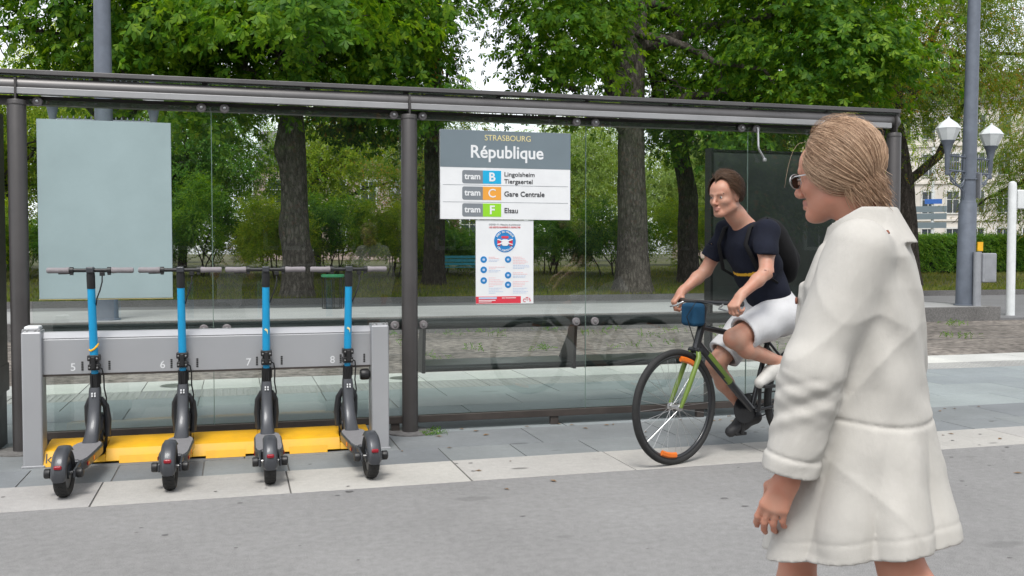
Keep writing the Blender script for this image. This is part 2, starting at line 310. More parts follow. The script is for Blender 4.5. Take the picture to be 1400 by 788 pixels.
# lawn rising to the shrubs
V = []; Fq = []; xs = np.linspace(-120, 140, 90); ys = np.concatenate([np.linspace(27.7, 48, 22), np.linspace(52, 200, 12)])
def lawn_z(y): return np.clip(-.02+(y-27.7)*.036, -.02, .6)
XX, YY = np.meshgrid(xs, ys); ZZ = lawn_z(YY)+.04*np.sin(XX*1.3+YY)*np.clip((YY-29)/5, 0, 1)
n_ = len(xs); V = np.stack([XX, YY, ZZ], -1).reshape(-1, 3)
Fq = [(j*n_+i, j*n_+i+1, (j+1)*n_+i+1, (j+1)*n_+i) for j in range(len(ys)-1) for i in range(n_-1)]
S(npmesh('lawn', V, Fq, 'lawn', smooth=True, nside=4))
def blades(name, N, xr, yr, zf, h, wd, mat, parent=None, bias=2.):
    x = RNG.uniform(*xr, N); y = yr[0]+(yr[1]-yr[0])*RNG.random(N)**bias; z = zf(y); an = RNG.uniform(0, 2*np.pi, N); hh = h*RNG.uniform(.5, 1.4, N); ln = RNG.normal(0, .5, (N, 2))*hh[:, None]
    dx = np.cos(an)*wd; dy = np.sin(an)*wd
    V = np.stack([np.stack([x-dx, y-dy, z-.01], -1), np.stack([x+dx, y+dy, z-.01], -1), np.stack([x+ln[:, 0], y+ln[:, 1], z+hh], -1)], 1).reshape(-1, 3)
    return tag(npmesh(name, V, np.arange(3*N).reshape(-1, 3), mat, parent), kind='stuff')
tag(blades('grass', 90000, (-14, 46), (27.75, 44), lawn_z, .11, .012, 'grass', bias=1.6), 'short dry green grass on the lawn under the trees', 'grass')

# ---------------------------------------------------------------- tram shelter
sh = thing('tram_shelter', 'long grey metal and glass tram shelter seen from behind', 'tram shelter', (0, 7, 0)); SO = Vector((0, 7, 0))
def SB(): return MB()
def sbuild(mb, name, mat, parent=sh, **k):
    mb.v = [tuple(Vector(v)-SO) for v in mb.v]; return mb.build(name, mat, parent, **k)
for x in (-1.33, 1.2, 5.2):
    m = SB(); m.lathe([(.057, 0), (.057, 2.255), (.054, 2.262)], 28, (x, 6.965, 0)); p = sbuild(m, 'post', 'dark_metal')
    m = SB(); m.lathe([(.06, 2.23), (.06, 2.236)], 28, (x, 6.965, 0)); m.box(x-.006, x+.006, 6.925, 7.0, 2.25, 2.40); sbuild(m, 'post_cap', 'dark_metal', p)
    m = SB(); m.lathe([(.17, .0), (.17, .009), (.165, .011)], 32, (x, 6.965, 0.0)); sbuild(m, 'post_foot', 'kerb', p)
XL, XR = -3.0, 5.26
m = SB(); m.tube([(XL, 7.0, 2.357), (XR-.03, 7.0, 2.357), (XR-.01, 7.0, 2.357), (XR+.01, 7.0, 2.357)], [.055, .055, .05, .03], 28); sbuild(m, 'roof_tube', 'beam')
for xa, xb in ((XL, 1.192), (1.208, 5.16)):
    m = SB(); m.box(xa, xb, 6.935, 6.985, 2.298, 2.34); sbuild(m, 'gutter_band', 'pale_metal', bevel=.004)
m = SB(); m.box(XL, 5.17, 7.03, 7.10, 2.245, 2.30); sbuild(m, 'glazing_head', 'dark_metal')
# roof: back frame, sloping glass panes, bearers, front frame
m = SB(); m.box(XL, 5.25, 6.94, 6.99, 2.425, 2.455); sbuild(m, 'roof_frame', 'beam', bevel=.004)
m = SB(); m.box(XL, 5.25, 8.80, 8.86, 2.65, 2.70); sbuild(m, 'roof_front_frame', 'beam', bevel=.004)
ed = [-2.9+.68*i for i in range(13)]
for i in range(12):
    m = SB(); m.prism([(6.96, 2.413), (8.83, 2.640), (8.83, 2.650), (6.96, 2.423)], ed[i]+.02, ed[i+1]-.02); sbuild(m, 'roof_pane', 'roof_glass')
for i in range(0, 13):
    m = SB(); m.prism([(6.99, 2.40), (8.8, 2.62), (8.8, 2.655), (6.99, 2.43)], ed[i]-.018, ed[i]+.018); sbuild(m, 'roof_bearer', 'dark_metal')
for x in (-1.33, 1.2, 5.1):
    m = SB(); m.prism([(7.0, 2.30), (8.8, 2.58), (8.8, 2.61), (7.0, 2.40)], x-.03, x+.03); sbuild(m, 'roof_arm', 'dark_metal')
joints = [-1.27, -.142, 1.205, 2.548, 3.90, 5.14]
for xa, xb in zip(joints[:-1], joints[1:]):
    m = SB(); m.box(xa+.003, xb-.003, 7.014, 7.024, .11, 2.275); sbuild(m, 'glass_pane', 'glass')
for x in joints[1:5]:
    m = SB(); m.box(x-.0022, x+.0022, 7.0145, 7.0235, .112, 2.245); sbuild(m, 'pane_edge', 'pane_edge')
m = SB(); m.box(-1.27, 5.16, 6.99, 7.05, .062, .112); sbuild(m, 'bottom_rail', 'rail_brown', bevel=.003)
for x in (-1.2, 0, 1.1, 2.3, 3.5, 4.9):
    m = SB(); m.box(x-.03, x+.03, 7.0, 7.04, 0, .07); sbuild(m, 'rail_foot', 'rail_brown')
def clamp(x, z):
    m = SB(); Rm = Matrix.Rotation(math.pi/2, 3, 'X'); m.lathe([(.004, .024), (.012, .024), (.014, .020), (.027, .019), (.031, .014), (.031, .0)], 20, (x, 7.01+.005, z), Rm)
    c = sbuild(m, 'glass_clamp', 'disc'); m = SB(); m.lathe([(.004, .030), (.009, .029), (.010, .023)], 12, (x, 7.015, z), Rm); sbuild(m, 'clamp_bolt', 'silver', c)
CX = (-1.215, -.204, -.054, 1.10, 1.305, 2.47, 2.62, 3.84, 3.97, 5.08)
for x in CX: clamp(x, 2.262)
for x in CX[1:9]: clamp(x, .768)
for x, s_ in ((3.97, 1), (5.08, -1)):
    m = SB(); m.tube([(x, 6.985, 2.26), (x, 6.975, 2.13), (x, 6.97, 2.10), (x+.05*s_, 6.965, 2.02)], .008, 8); m.lathe([(.014, -.012), (.016, 0), (.014, .012)], 10, (x+.05*s_, 6.965, 2.015)); sbuild(m, 'stay_rod', 'silver')
bench = SB(); bench.tube([(-1.27, 7.13, .765), (5.12, 7.13, .765)], .041, 20); bn = sbuild(bench, 'lean_rail', 'bar')
for x in (1.06, 1.33, 2.5, 3.86):
    m = SB(); m.box(x-.018, x+.018, 7.03, 7.11, .74, .79); m.prism([(7.08, .80), (7.2, .80), (7.26, .66), (7.52, .42), (7.5, .395), (7.12, .40), (7.12, .5)], x-.012, x+.012); sbuild(m, 'bench_bracket', 'dark_metal', bn, bevel=.003)
for xa, xb in ((1.35, 2.485), (2.515, 3.845)):
    m = SB(); m.prism([(7.16, .435), (7.48, .45), (7.5, .462), (7.16, .452)], xa, xb); m.tube([(xa, 7.165, .43), (xb, 7.165, .43)], .024, 14); m.tube([(xa, 7.49, .445), (xb, 7.49, .445)], .018, 12); sbuild(m, 'bench_seat', 'bar', bn)
# dark cabinet cut by the left edge
t = thing('ticket_cabinet', 'tall dark metal cabinet beside the shelter post, cut off by the picture edge', 'cabinet', (-1.62, 7.1, 0))
m = MB(); m.box(-.30, .135, -.16, .2, .0, .36); m.build('plinth', 'black_metal', t, bevel=.004)
m = MB(); m.box(-.32, .15, -.18, .22, .36, .55); m.build('skirt', 'black_metal', t, bevel=.008)
m = MB(); m.box(-.30, .12, -.15, .2, .55, 2.18); m.build('body', 'dark_metal', t, bevel=.01)
m = MB(); m.box(.13, .155, -.1, .15, .55, 2.2); m.box(-.24, .08, -.158, -.152, .7, 2.1); m.build('door_trim', 'black_metal', t, bevel=.002)
# ---------------------------------------------------------------- frosted board, station sign, poster, display case
t = thing('blank_board', 'blank pale grey-blue frosted board on the shelter glass above the scooters', 'board', (-.81, 6.99, 0))
m = MB(); m.box(-.41, .41, -.004, .018, .985, 2.15); m.build('panel', 'board', t, bevel=.0015, seg=1)
m = MB(); m.box(-.412, .412, .0, .016, .979, .985); m.build('edge_reflection', 'print_yellow', t)  # yellowish reflection along the board's lower edge, put in as colour
YS = 6.985
sg = thing('station_sign', 'white and grey tram stop sign reading République hung on the shelter glass', 'sign', (1.92, YS, 0))
SX = lambda zx: 1.428+(zx-62)*.00197-1.92
SZ = lambda zy: 2.172-(zy-44)*.00184
m = MB(); m.box(SX(62), SX(563), 0, .022, SZ(394), SZ(44)); m.build('sign_panel', 'white', sg, bevel=.002, seg=1)
def flat(name, x0, x1, z0, z1, mat, parent, d=1): return MB().box(x0, x1, -.0012*d, -.0012*d+.003, z0, z1).build(name, mat, parent)
def rplate(name, x0, x1, z0, z1, mat, parent, rad=.012, d=1, corners=(1, 1, 1, 1)):
    P = []
    for (cx, cz, a0, f) in ((x1-rad, z1-rad, 0, corners[1]), (x0+rad, z1-rad, 90, corners[0]), (x0+rad, z0+rad, 180, corners[2]), (x1-rad, z0+rad, 270, corners[3])):
        if f: P += [(cx+rad*math.cos(math.radians(a0+k*15)), cz+rad*math.sin(math.radians(a0+k*15))) for k in range(7)]
        else: P += [(cx+rad*(1 if a0 in (0, 270) else -1), cz+rad*(1 if a0 < 180 else -1))]
    return MB().prism(P, -.0012*d, -.0012*d+.002, 1).build(name, mat, parent)
flat('header', SX(62), SX(563), SZ(190), SZ(44.5), 'sign_grey', sg)
text('lettering', 'STRASBOURG', .058, (SX(318), -.002, SZ(73)), 'print_yellow', sg, 'CENTER', -.0002, sx=.98)
text('lettering', 'République', .128, (SX(315), -.002, SZ(130)), 'white', sg, 'CENTER', .0022, sx=.97)
for zy, ltr, colr, dest in ((228, 'B', 't_blue', None), (292, 'C', 't_orange', 'Gare Centrale'), (358, 'F', 't_green', 'Elsau')):
    rplate('line_tab', SX(144), SX(222), SZ(zy+25), SZ(zy-27), 'print_grey', sg, .015, 1, (1, 0, 1, 0))
    flat('line_tile', SX(222), SX(292), SZ(zy+25), SZ(zy-27), colr, sg)
    text('lettering', 'tram', .062, (SX(183), -.002, SZ(zy-2)), 'white', sg, 'CENTER', .0016)
    text('lettering', ltr, .088, (SX(257), -.002, SZ(zy)), 'white', sg, 'CENTER', .0022 if ltr != 'C' else .0006)
    if dest: text('lettering', dest, .052, (SX(303), -.002, SZ(zy+1)), 'print_dark', sg, 'LEFT', .0007, sx=1.02)
text('lettering', 'Lingolsheim', .045, (SX(303), -.002, SZ(215)), 'print_dark', sg, 'LEFT', .0004, sx=1.1)
text('lettering', 'Tiergaertel', .045, (SX(303), -.002, SZ(243)), 'print_dark', sg, 'LEFT', .0004, sx=1.1)
for zy in (259, 326): flat('divider', SX(72), SX(553), SZ(zy+.6), SZ(zy-.6), 'print_grey', sg)
po = thing('safety_poster', 'white notice with round blue mask symbol taped to the glass below the sign', 'poster', (1.911, YS+.008, 0))
PX = lambda px: 1.692+(px-75)*.438/520-1.911
PZ = lambda py: 1.524-(py-5)*.613/760
MB().box(PX(75), PX(595), 0, .006, PZ(765), PZ(5)).build('sheet', 'white', po)
text('lettering', 'COVID 19 - Mesures de prévention', .0165, (PX(335), -.002, PZ(45)), 'print_grey', po, 'CENTER', 0, sx=1.0)
text('lettering', 'LES GESTES BARRIÈRES À RESPECTER', .0150, (PX(335), -.002, PZ(70)), 'p_red', po, 'CENTER', .0001, sx=.98)
Rm = Matrix.Rotation(math.pi/2, 3, 'X')
def disc(name, x, z, r, mat, d, n=32, parent=po): return MB().lathe([(r, -.001), (r, .0012*d)], n, (x, 0, z), Rm).build(name, mat, parent)
cx, cz, cr_ = PX(336), PZ(195), 98*.438/520
disc('emblem', cx, cz, cr_, 'p_blue', 1, 48)
for s_ in (-1, 1):
    rplate('emblem_face', cx+s_*.045-.013, cx+s_*.045+.013, cz-.035, cz+.016, 'p_red', po, .008, 2)
    for dz in (.012, -.026): 
        m = MB(); m.tube([(cx+s_*.02, -.003, cz+dz*.45-.004), (cx+s_*.058, -.003, cz+dz)], .0042, 6); m.build('mask_strap', 'white', po)
rplate('emblem_face', cx-.027, cx+.027, cz+.02, cz+.037, 'p_red', po, .006, 2)
rplate('mask', cx-.028, cx+.028, cz-.034, cz+.013, 'white', po, .018, 3)
def arc_text(s, r, a0, a1, up):
    for i, ch in enumerate(s):
        a = math.radians(a0+(a1-a0)*i/(len(s)-1)); rr = a-math.pi/2 if up else a+math.pi/2
        o = text('arc_letter', ch, .0185, (cx+r*math.cos(a), -.0022, cz+r*math.sin(a)), 'white', po, 'CENTER', .0005); o.rotation_euler = (math.pi/2, -rr, 0)
arc_text('PORT DU MASQUE', .068, 150, 30, True); arc_text('OBLIGATOIRE', .069, 222, 318, False)
lines = []
for (px, py, rows) in ((145, 362, ((340, 60, 0), (352, 95, 0), (366, 90, 1), (378, 75, 1))), (145, 455, ((430, 145, 0), (444, 60, 0), (462, 105, 1), (474, 85, 1))), (145, 552, ((528, 60, 0), (545, 105, 0), (560, 135, 0), (575, 125, 0), (590, 120, 0), (605, 40, 0), (622, 120, 1), (638, 90, 1), (654, 130, 1), (668, 60, 1))),
                       (364, 362, ((340, 80, 0), (355, 105, 0), (370, 120, 0), (385, 135, 0), (400, 110, 0), (416, 145, 1), (430, 150, 1), (443, 100, 1))), (364, 505, ((482, 90, 0), (496, 135, 0), (512, 115, 1), (524, 110, 1))), (364, 592, ((563, 145, 0), (578, 110, 0), (592, 105, 0), (606, 90, 0), (625, 130, 1), (640, 100, 1), (654, 135, 1), (668, 120, 1)))):
    disc('symbol', PX(px), PZ(py), 29*.438/520, 'p_blue', 1, 28)
    rplate('symbol_mark', PX(px)-.009, PX(px)+.009, PZ(py)-.008, PZ(py)+.008, 'p_pale', po, .006, 2)
    for (ly, lw, c) in rows: lines.append((PX(px+45), PX(px+45+lw), PZ(ly), c))
for c, mat in ((0, 'p_pink'), (1, 'p_pale')):
    m = MB()
    for (x0, x1, z, cc) in lines:
        if cc == c:
            x = x0
            while x < x1: wd = random.uniform(.008, .02); m.box(x, min(x+wd, x1), -.0012, .001, z-.0022, z+.0022); x += wd+.004
    m.build('fine_print', mat, po)
flat('footer', PX(75), PX(480), PZ(760), PZ(697), 'p_red', po); flat('footer_box', PX(100), PX(262), PZ(720), PZ(702), 'p_pale', po, 2)
m = MB(); [m.box(PX(a), PX(b), -.003, 0, PZ(z)-.0025, PZ(z)+.0025) for a, b, z in ((308, 335, 712), (340, 435, 712), (100, 250, 733), (100, 215, 746))]; m.build('fine_print', 'white', po)
for ch, px, py, r_ in (('C', 512, 736, .2), ('T', 537, 724, -.05), ('S', 562, 732, -.3)): o = text('lettering', ch, .035, (PX(px), -.002, PZ(py)), 'p_red', po, 'CENTER', .0004); o.rotation_euler = (math.pi/2, r_, 0)
t = thing('display_case', 'dark closed display case back behind the last shelter pane', 'display case', (4.42, 7.25, 0))
m = MB(); m.box(-.70, .70, 0, .10, .90, 2.10); m.build('case_back', 'case', t, bevel=.01)
for a in (-.72, .70): m = MB(); m.box(a, a+.022, -.012, .1, .0, 2.13); m.build('case_upright', 'black_metal', t, bevel=.002)
m = MB(); m.box(-.70, .70, -.006, .1, 2.10, 2.118); m.build('case_top', 'black_metal', t)
m = MB(); m.box(-.70, .70, -.006, .1, .885, .90); m.build('case_bottom', 'black_metal', t)

# ---------------------------------------------------------------- scooter rack
rk = thing('scooter_rack', 'grey metal scooter docking rack with numbered beam and yellow base', 'scooter rack', (-.12, 6.5, 0))
RX = lambda x: x+.12
for x0, x1 in ((-1.226, -1.113), (.852, .968)):
    m = MB(); m.box(RX(x0), RX(x1), -.085, .06, .004, .815); p = m.build('rack_pillar', 'rack', rk, bevel=.012, seg=3)
    m = MB(); m.box(RX(x0)-.008, RX(x1)+.008, -.092, .068, 0, .012); m.build('pillar_foot', 'rack', p, bevel=.002)
    m = MB(); m.box(RX(x0)+.004, RX(x1)-.004, -.08, .056, .812, .822); m.build('pillar_lid', 'rack', p, bevel=.003)
    if x0 < 0: m = MB(); m.box(RX(x0)+.014, RX(x1)-.014, -.07, .05, .821, .848); m.build('pillar_cap', 'rack_cap', p, bevel=.012, seg=3)
    for dx in (.012, .035, -.012, -.035):
        m = MB(); c_ = RX(x0)+.0 if dx > 0 else RX(x1); m.lathe([(.007, .82), (.008, .827), (.004, .831)], 8, (c_+dx, -.075, 0)); m.build('lid_bolt', 'silver', p)
bm_ = MB(); bm_.prism([(-.045, .552), (-.045, .762), (-.041, .764), (-.041, .769), (-.047, .771), (-.006, .806), (.055, .806), (.055, .552)], RX(-1.114), RX(.853))
bo = bm_.build('beam', 'rack', rk, bevel=.002, seg=1, angle=25)
m = MB(); m.box(RX(-1.112), RX(.851), -.043, .053, .540, .553); m.build('beam_underside', 'rail_brown', bo)
m = MB(); m.lathe([(.03, -.03), (.036, -.02), (.036, .02), (.03, .03)], 16, (RX(.815), -.03, .49), Matrix.Rotation(math.pi/2, 3, 'Y')); m.box(RX(.815), RX(.85), -.04, 0, .47, .51); m.build('key_lock', 'sblack', rk, bevel=.003)
STX = (-.823, -.318, .19, .705)
for i, x in enumerate((-.946, -.434, .080, .606)):
    text('dock_number', str(5+i), .066, (RX(x), -.0463, .592), 'white', bo, 'CENTER', .0003)
    for dx in (.052, .205):
        m = MB()
        for k in range(5): m.box(RX(x)+dx-.006, RX(x)+dx+.006, -.0475, -.044, .572+k*.0115, .581+k*.0115)
        m.build('status_light', 'inside', bo)
# yellow base: one block each side of every wheel slot, lower trough between
edges = [-1.118]; 
for x in STX: edges += [x-.055, x+.055]
edges.append(.852)
prof = [(-.078, .014), (-.045, .086), (-.04, .09), (.20, .115), (.235, .115), (.235, .0), (.20, .0), (-.03, .014)]
ybase = MB()
for a_, b_ in zip(edges[0::2], edges[1::2]): ybase.prism(prof, RX(a_), RX(b_))
yb = ybase.build('wheel_base', 'yellow', rk, bevel=.004)
for x in STX:
    m = MB(); m.prism([(-.070, .012), (-.05, .052), (.11, .058), (.12, .11), (.234, .112), (.234, .002), (-.03, .008)], RX(x-.0545), RX(x+.0545)); m.build('wheel_slot', 'yellow', rk, bevel=.003)
for a_, b_ in zip(edges[0::2], edges[1::2]):
    if b_-a_ > .2: m = MB(); mid = (a_+b_)/2; m.prism([(-.084, .001), (-.066, .045), (-.062, .045), (-.078, .001)], RX(mid-.12), RX(mid+.12)); m.build('skirt_plate', 'yellow', rk, bevel=.001)
o = text('lettering', 'kn', .085, (RX(-1.108), -.0665, .046), 'print_dark', rk, 'LEFT', -.0004); o.rotation_euler = (math.radians(66), 0, 0)

# ---------------------------------------------------------------- electric scooters
def arc_strip(mb, cy_, cz_, r, a0, a1, hw, t, n=18, crown=.006):
    """curved mudguard in the y-z plane about (cy,cz)"""
    vs = []; cols = 7
    for i in range(n+1):
        a = math.radians(a0+(a1-a0)*i/n)
        for side in (0, 1):
            for j in range(cols):
                u = -1+2*j/(cols-1); rr = r+(t if side == 0 else 0)+crown*(1-u*u)-(.016 if abs(u) == 1 else 0)
                e = 1 if 0 < i < n else .82
                vs.append((hw*u*e, cy_+rr*math.cos(a), cz_+rr*math.sin(a)))
    fs = []; W = 2*cols
    for i in range(n):
        for j in range(cols-1):
            fs.append((i*W+j, i*W+j+1, (i+1)*W+j+1, (i+1)*W+j)); fs.append((i*W+cols+j+1, i*W+cols+j, (i+1)*W+cols+j, (i+1)*W+cols+j+1))
        for j in (0, cols-1): fs.append((i*W+j, (i+1)*W+j, (i+1)*W+cols+j, i*W+cols+j))
    for i in (0, n):
        for j in range(cols-1): fs.append((i*W+j, i*W+j+1, i*W+cols+j+1, i*W+cols+j))
    return mb.add(vs, fs)
RYm = Matrix.Rotation(math.pi/2, 3, 'Y')
def wheel(parent, y, z, name):
    R_ = .126; P = [(R_-.045, -.022), (R_-.03, -.029), (R_-.012, -.031), (R_-.004, -.022), (R_, -.008), (R_, .008), (R_-.004, .022), (R_-.012, .031), (R_-.03, .029), (R_-.045, .022)]
    m = MB(); m.lathe([(r, x) for r, x in P], 40, (0, y, z), RYm, cap=False); ty = m.build(name, 'rubber', parent, angle=50)
    m = MB()
    for k in range(30):
        a = 2*math.pi*k/30
        for s_ in (-1, 1):
            p0 = (s_*.003, y+(R_+.001)*math.cos(a), z+(R_+.001)*math.sin(a)); p1 = (s_*.016, y+(R_-.0015)*math.cos(a+.09), z+(R_-.0015)*math.sin(a+.09)); p2 = (s_*.026, y+(R_-.0065)*math.cos(a+.12), z+(R_-.0065)*math.sin(a+.12)); m.tube([p0, p1, p2], .0028, 4)
    m.build('tread', 'rubber', ty)
    m = MB(); m.lathe([(R_-.043, -.02), (R_-.05, -.014), (.035, -.012), (.034, -.03), (.012, -.032), (.012, .032), (.034, .03), (.035, .012), (R_-.05, .014), (R_-.043, .02)], 32, (0, y, z), RYm); m.build('rim', 'sgrey', ty)
    return ty
def make_scooter():
    t = thing('electric_scooter', 'x', 'scooter', group='electric scooters parked in the docking rack')
    wheel(t, 0, .126, 'rear_wheel'); wheel(t, .89, .16, 'front_wheel')
    m = MB(); arc_strip(m, 0, .126, .134, 62, 190, .039, .004); m.build('rear_mudguard', 'sgrey', t, angle=50)
    m = MB(); arc_strip(m, .89, .16, .134, 20, 165, .04, .004); m.build('front_mudguard', 'sgrey', t, angle=50)
    m = MB(); m.box(-.02, .02, -.146, -.128, .168, .19); m.build('tail_light', 'red_lens', t, bevel=.008, seg=3)
    # rear arms, axle nuts, kickstand knob
    for s_ in (-1, 1):
        m = MB(); m.prism([(-.035, .10), (-.03, .145), (.12, .165), (.2, .16), (.2, .115), (.1, .11)], s_*.055-.008, s_*.055+.008); a_ = m.build('rear_arm', 'sgrey', t, bevel=.006)
        m = MB(); m.lathe([(.024, -.016), (.027, -.01), (.027, .012), (.02, .018)], 16, (s_*.079, -.005, .125), RYm); m.build('axle_nut', 'sblack', a_)
    m = MB(); m.cyl((-.09, 0, .126), (.09, 0, .126), .009, 10); m.build('axle', 'silver', t)
    out = [(.045, .135), (.062, .10), (.075, .13), (.082, .2), (.082, .56), (.074, .63), (.05, .68), (.03, .70)]
    poly = [(x, y) for x, y in out]+[(-x, y) for x, y in out[::-1]]
    m = MB(); m.prism(poly, .105, .162, 2); dk = m.build('deck', 'sgrey', t, bevel=.012, seg=3)
    pm = [(x*.90 if y > .15 else x*.86, y*.97+.016) for x, y in out]; m = MB(); m.prism(pm+[(-x, y) for x, y in pm[::-1]], .160, .1655, 2); m.build('deck_mat', 'sdeck', dk, bevel=.001, seg=1)
    for s_ in (-1, 1): m = MB(); m.box(s_*.083-.002, s_*.083+.002, .17, .21, .125, .142); m.build('side_reflector', 'red_lens', dk)
    for s_ in (-1, 1): m = MB(); m.box(s_*.0825-.002, s_*.0825+.002, .32, .35, .122, .146); m.build('side_sticker', 'orange', dk)
    # neck: broad foot, narrowing column
    sec = [(.645, .160, .044, .05), (.70, .20, .040, .046), (.755, .27, .036, .04), (.785, .36, .035, .038), (.80, .44, .034, .036), (.805, .47, .031, .033)]
    vs = []; fs = []
    for (y, z, hx, hy) in sec:
        for k in range(12):
            a = 2*math.pi*(k+.5)/12; ex = lambda v: math.copysign(abs(v)**.55, v); vs.append((hx*ex(math.cos(a)), y+hy*ex(math.sin(a)), z))
    for i in range(len(sec)-1):
        for k in range(12): fs.append((i*12+k, i*12+(k+1) % 12, (i+1)*12+(k+1) % 12, (i+1)*12+k))
    fs += [tuple(range(12))[::-1], tuple(range(60, 72))]
    m = MB(); m.add(vs, fs); nk = m.build('neck', 'sgrey', t, angle=50)
    m = MB(); [m.box(-.012+dx, -.004+dx, .748, .76, .418+dz, .428+dz) for dx in (0, .016) for dz in (0, .014)]; m.build('emblem', 'white', nk)
    for s_ in (-1, 1):
        m = MB(); m.tube([(s_*.05, .89, .16), (s_*.056, .875, .26), (s_*.052, .84, .35), (s_*.03, .81, .40)], [.018, .022, .02, .016], 10); m.build('fork_leg', 'sgrey', t)
    L = lambda z: .81-(z-.47)*.125                                     # the stem leans back as it rises
    m = MB(); m.tube([(0, L(.465), .465), (0, L(.555), .555)], [.030, .029], 14); m.tube([(.026, L(.49), .49), (.026, L(.545), .545)], .009, 8); m.tube([(-.014, L(.5)-.028, .47), (-.014, L(.54)-.028, .545)], .006, 6); m.tube([(.012, L(.5)-.028, .47), (.012, L(.54)-.028, .545)], .006, 6); m.build('sleeve', 'sblack', t)
    m = MB(); m.tube([(0, L(.55), .55), (0, L(.58), .58)], .021, 14); m.build('lower_tube', 'blue', t)
    m = MB(); m.box(-.032, .032, -.034, .03, .576, .612, o=(0, L(.6), 0)); m.box(-.034, .034, -.036, .026, .632, .668, o=(0, L(.64), 0)); m.box(-.024, .024, -.028, .026, .605, .64, o=(0, L(.62), 0)); m.box(-.012, .012, -.048, -.03, .585, .66, o=(0, L(.62), 0))
    lt = m.build('folding_latch', 'sblack', t, bevel=.005)
    m = MB(); [m.lathe([(.005, -.004), (.005, .004)], 8, (x, L(z)-.037, z), Matrix.Rotation(math.pi/2, 3, 'X')) for x in (-.022, .022) for z in (.594, .65)]; m.build('latch_bolt', 'silver', lt)
    m = MB(); m.tube([(0, L(.66), .66), (0, L(1.075), 1.075)], [.0245, .0225], 20); m.build('stem_tube', 'blue', t)
    m = MB(); m.tube([(0, L(1.07), 1.07), (0, L(1.15), 1.15), (0, L(1.165), 1.165)], [.024, .0245, .022], 18); m.build('head_sleeve', 'sblack', t)
    yb_ = L(1.175)
    m = MB(); m.box(-.022, .022, -.03, .026, 1.162, 1.198, o=(0, yb_, 0)); m.build('stem_head', 'sgrey', t, bevel=.008, seg=3)
    m = MB(); m.cyl((-.235, yb_, 1.178), (.235, yb_, 1.178), .0115, 14); hb = m.build('handlebar', 'sblack', t)
    for s_ in (-1, 1):
        m = MB(); m.tube([(s_*.118, yb_, 1.178), (s_*.125, yb_, 1.178), (s_*.15, yb_, 1.178), (s_*.235, yb_, 1.178), (s_*.242, yb_, 1.178)], [.0175, .019, .0162, .0172, .013], 16); m.build('grip', 'grip', hb)
        m = MB(); m.lathe([(.02, -.01), (.02, .01)], 16, (s_*.105, yb_, 1.178), RYm); m.box(s_*.105-.008, s_*.105+.008, -.014, .014, 1.15, 1.17, o=(0, yb_, 0)); m.build('collar', 'sblack', hb)
    m = MB(); m.box(.052, .078, -.012, .018, 1.145, 1.168, o=(0, yb_, 0)); m.tube([(-.105, yb_+.005, 1.168), (-.11, yb_+.045, 1.16), (-.19, yb_+.05, 1.158)], .0055, 6); m.build('brake_lever', 'sblack', hb, bevel=.003)
    m = MB(); m.tube([(.065, yb_, 1.15), (.066, yb_-.01, 1.11), (.055, yb_-.018, 1.06), (.036, yb_-.015, 1.01), (.024, L(.98), .97)], .0042, 7); m.build('brake_cable', 'sblack', t)
    m = MB(); m.tube([(.02, L(.6)-.02, .60), (.045, L(.6)-.02, .585), (.052, L(.55)-.01, .54), (.05, L(.47), .46), (.06, L(.4), .40), (.055, L(.36), .34), (.045, .83, .31)], .0045, 7); m.build('brake_cable', 'sblack', t)
    return t
proto = make_scooter()
labs = ('electric scooter with blue stem in dock five, yellow stripe low on its stem', 'blue-stemmed electric scooter docked at number six', 'blue-stemmed electric scooter docked at number seven, small yellow arrow on stem', 'blue-stemmed electric scooter in dock eight beside the right rack pillar')
for i, (x, y, a_) in enumerate(((-.874, 5.607, -4.0), (-.346, 5.622, -2.3), (.180, 5.617, -.6), (.738, 5.607, 3.0))):
    o = proto if i == 0 else copy_tree(proto)
    o.location = (x, y, .004); o.rotation_euler = (0, 0, math.radians(a_)); o['label'] = labs[i]
scs = [o for o in COL.objects if o.name.startswith('electric_scooter')]; scs.sort(key=lambda o: o.location.x)
Ls = lambda z: .81-(z-.47)*.125
m = MB(); m.tube([(-.023, Ls(.70)-.012, .70), (-.012, Ls(.70)-.0235, .695), (.006, Ls(.70)-.0255, .705), (.020, Ls(.72)-.018, .72), (.026, Ls(.73), .735)], .006, 6); m.build('stripe_sticker', 'yellow', scs[0])
for k in (2, 3): m = MB(); m.prism([(-.012, .80), (.004, .79), (.008, .77), (.010, .80), (-.004, .81)], Ls(.79)-.0268, Ls(.79)-.022, 1); m.build('arrow_sticker', 'print_yellow', scs[k])

MT['dry_leaf'] = M('dry_leaf', (.20, .11, .04), .8, 0, .3, 40)
# small things on the paving: pale paint spot, gum, leaves, a scrap
m = MB(); pts_ = []
for k in range(14): a = 2*math.pi*k/14; r = .022*random.uniform(.6, 1.2); pts_.append((-.33+r*1.7*math.cos(a), 4.10+r*math.sin(a)))
m.prism(pts_, .0002, .0012, 2); tag(m.build('paint_spot', 'platform_edge'), 'small pale paint spot on the near asphalt below the scooters', 'paint spot', None, 'structure')
rg_ = random.Random(4); V = []; T = []
for k in range(90):
    x, y = rg_.uniform(-3, 6), rg_.uniform(3.4, 6.8); r = rg_.uniform(.006, .017); a = rg_.random()*6; n0 = len(V); V.append((x, y, .0042 if 5.3 < y < 6 else .0015))
    for j in range(7): an = 2*math.pi*j/7; rr = r*rg_.uniform(.7, 1.2); V.append((x+rr*1.3*math.cos(an), y+rr*math.sin(an), (.0036 if 5.3 < y < 6 else .001)))
    T += [(n0, n0+1+j, n0+1+(j+1) % 7) for j in range(7)]
tag(npmesh('chewing_gum', V, T, 'kerb'), 'dark flattened gum spots on the asphalt and pale strip', 'gum spots', None, 'stuff')
V = []; T = []
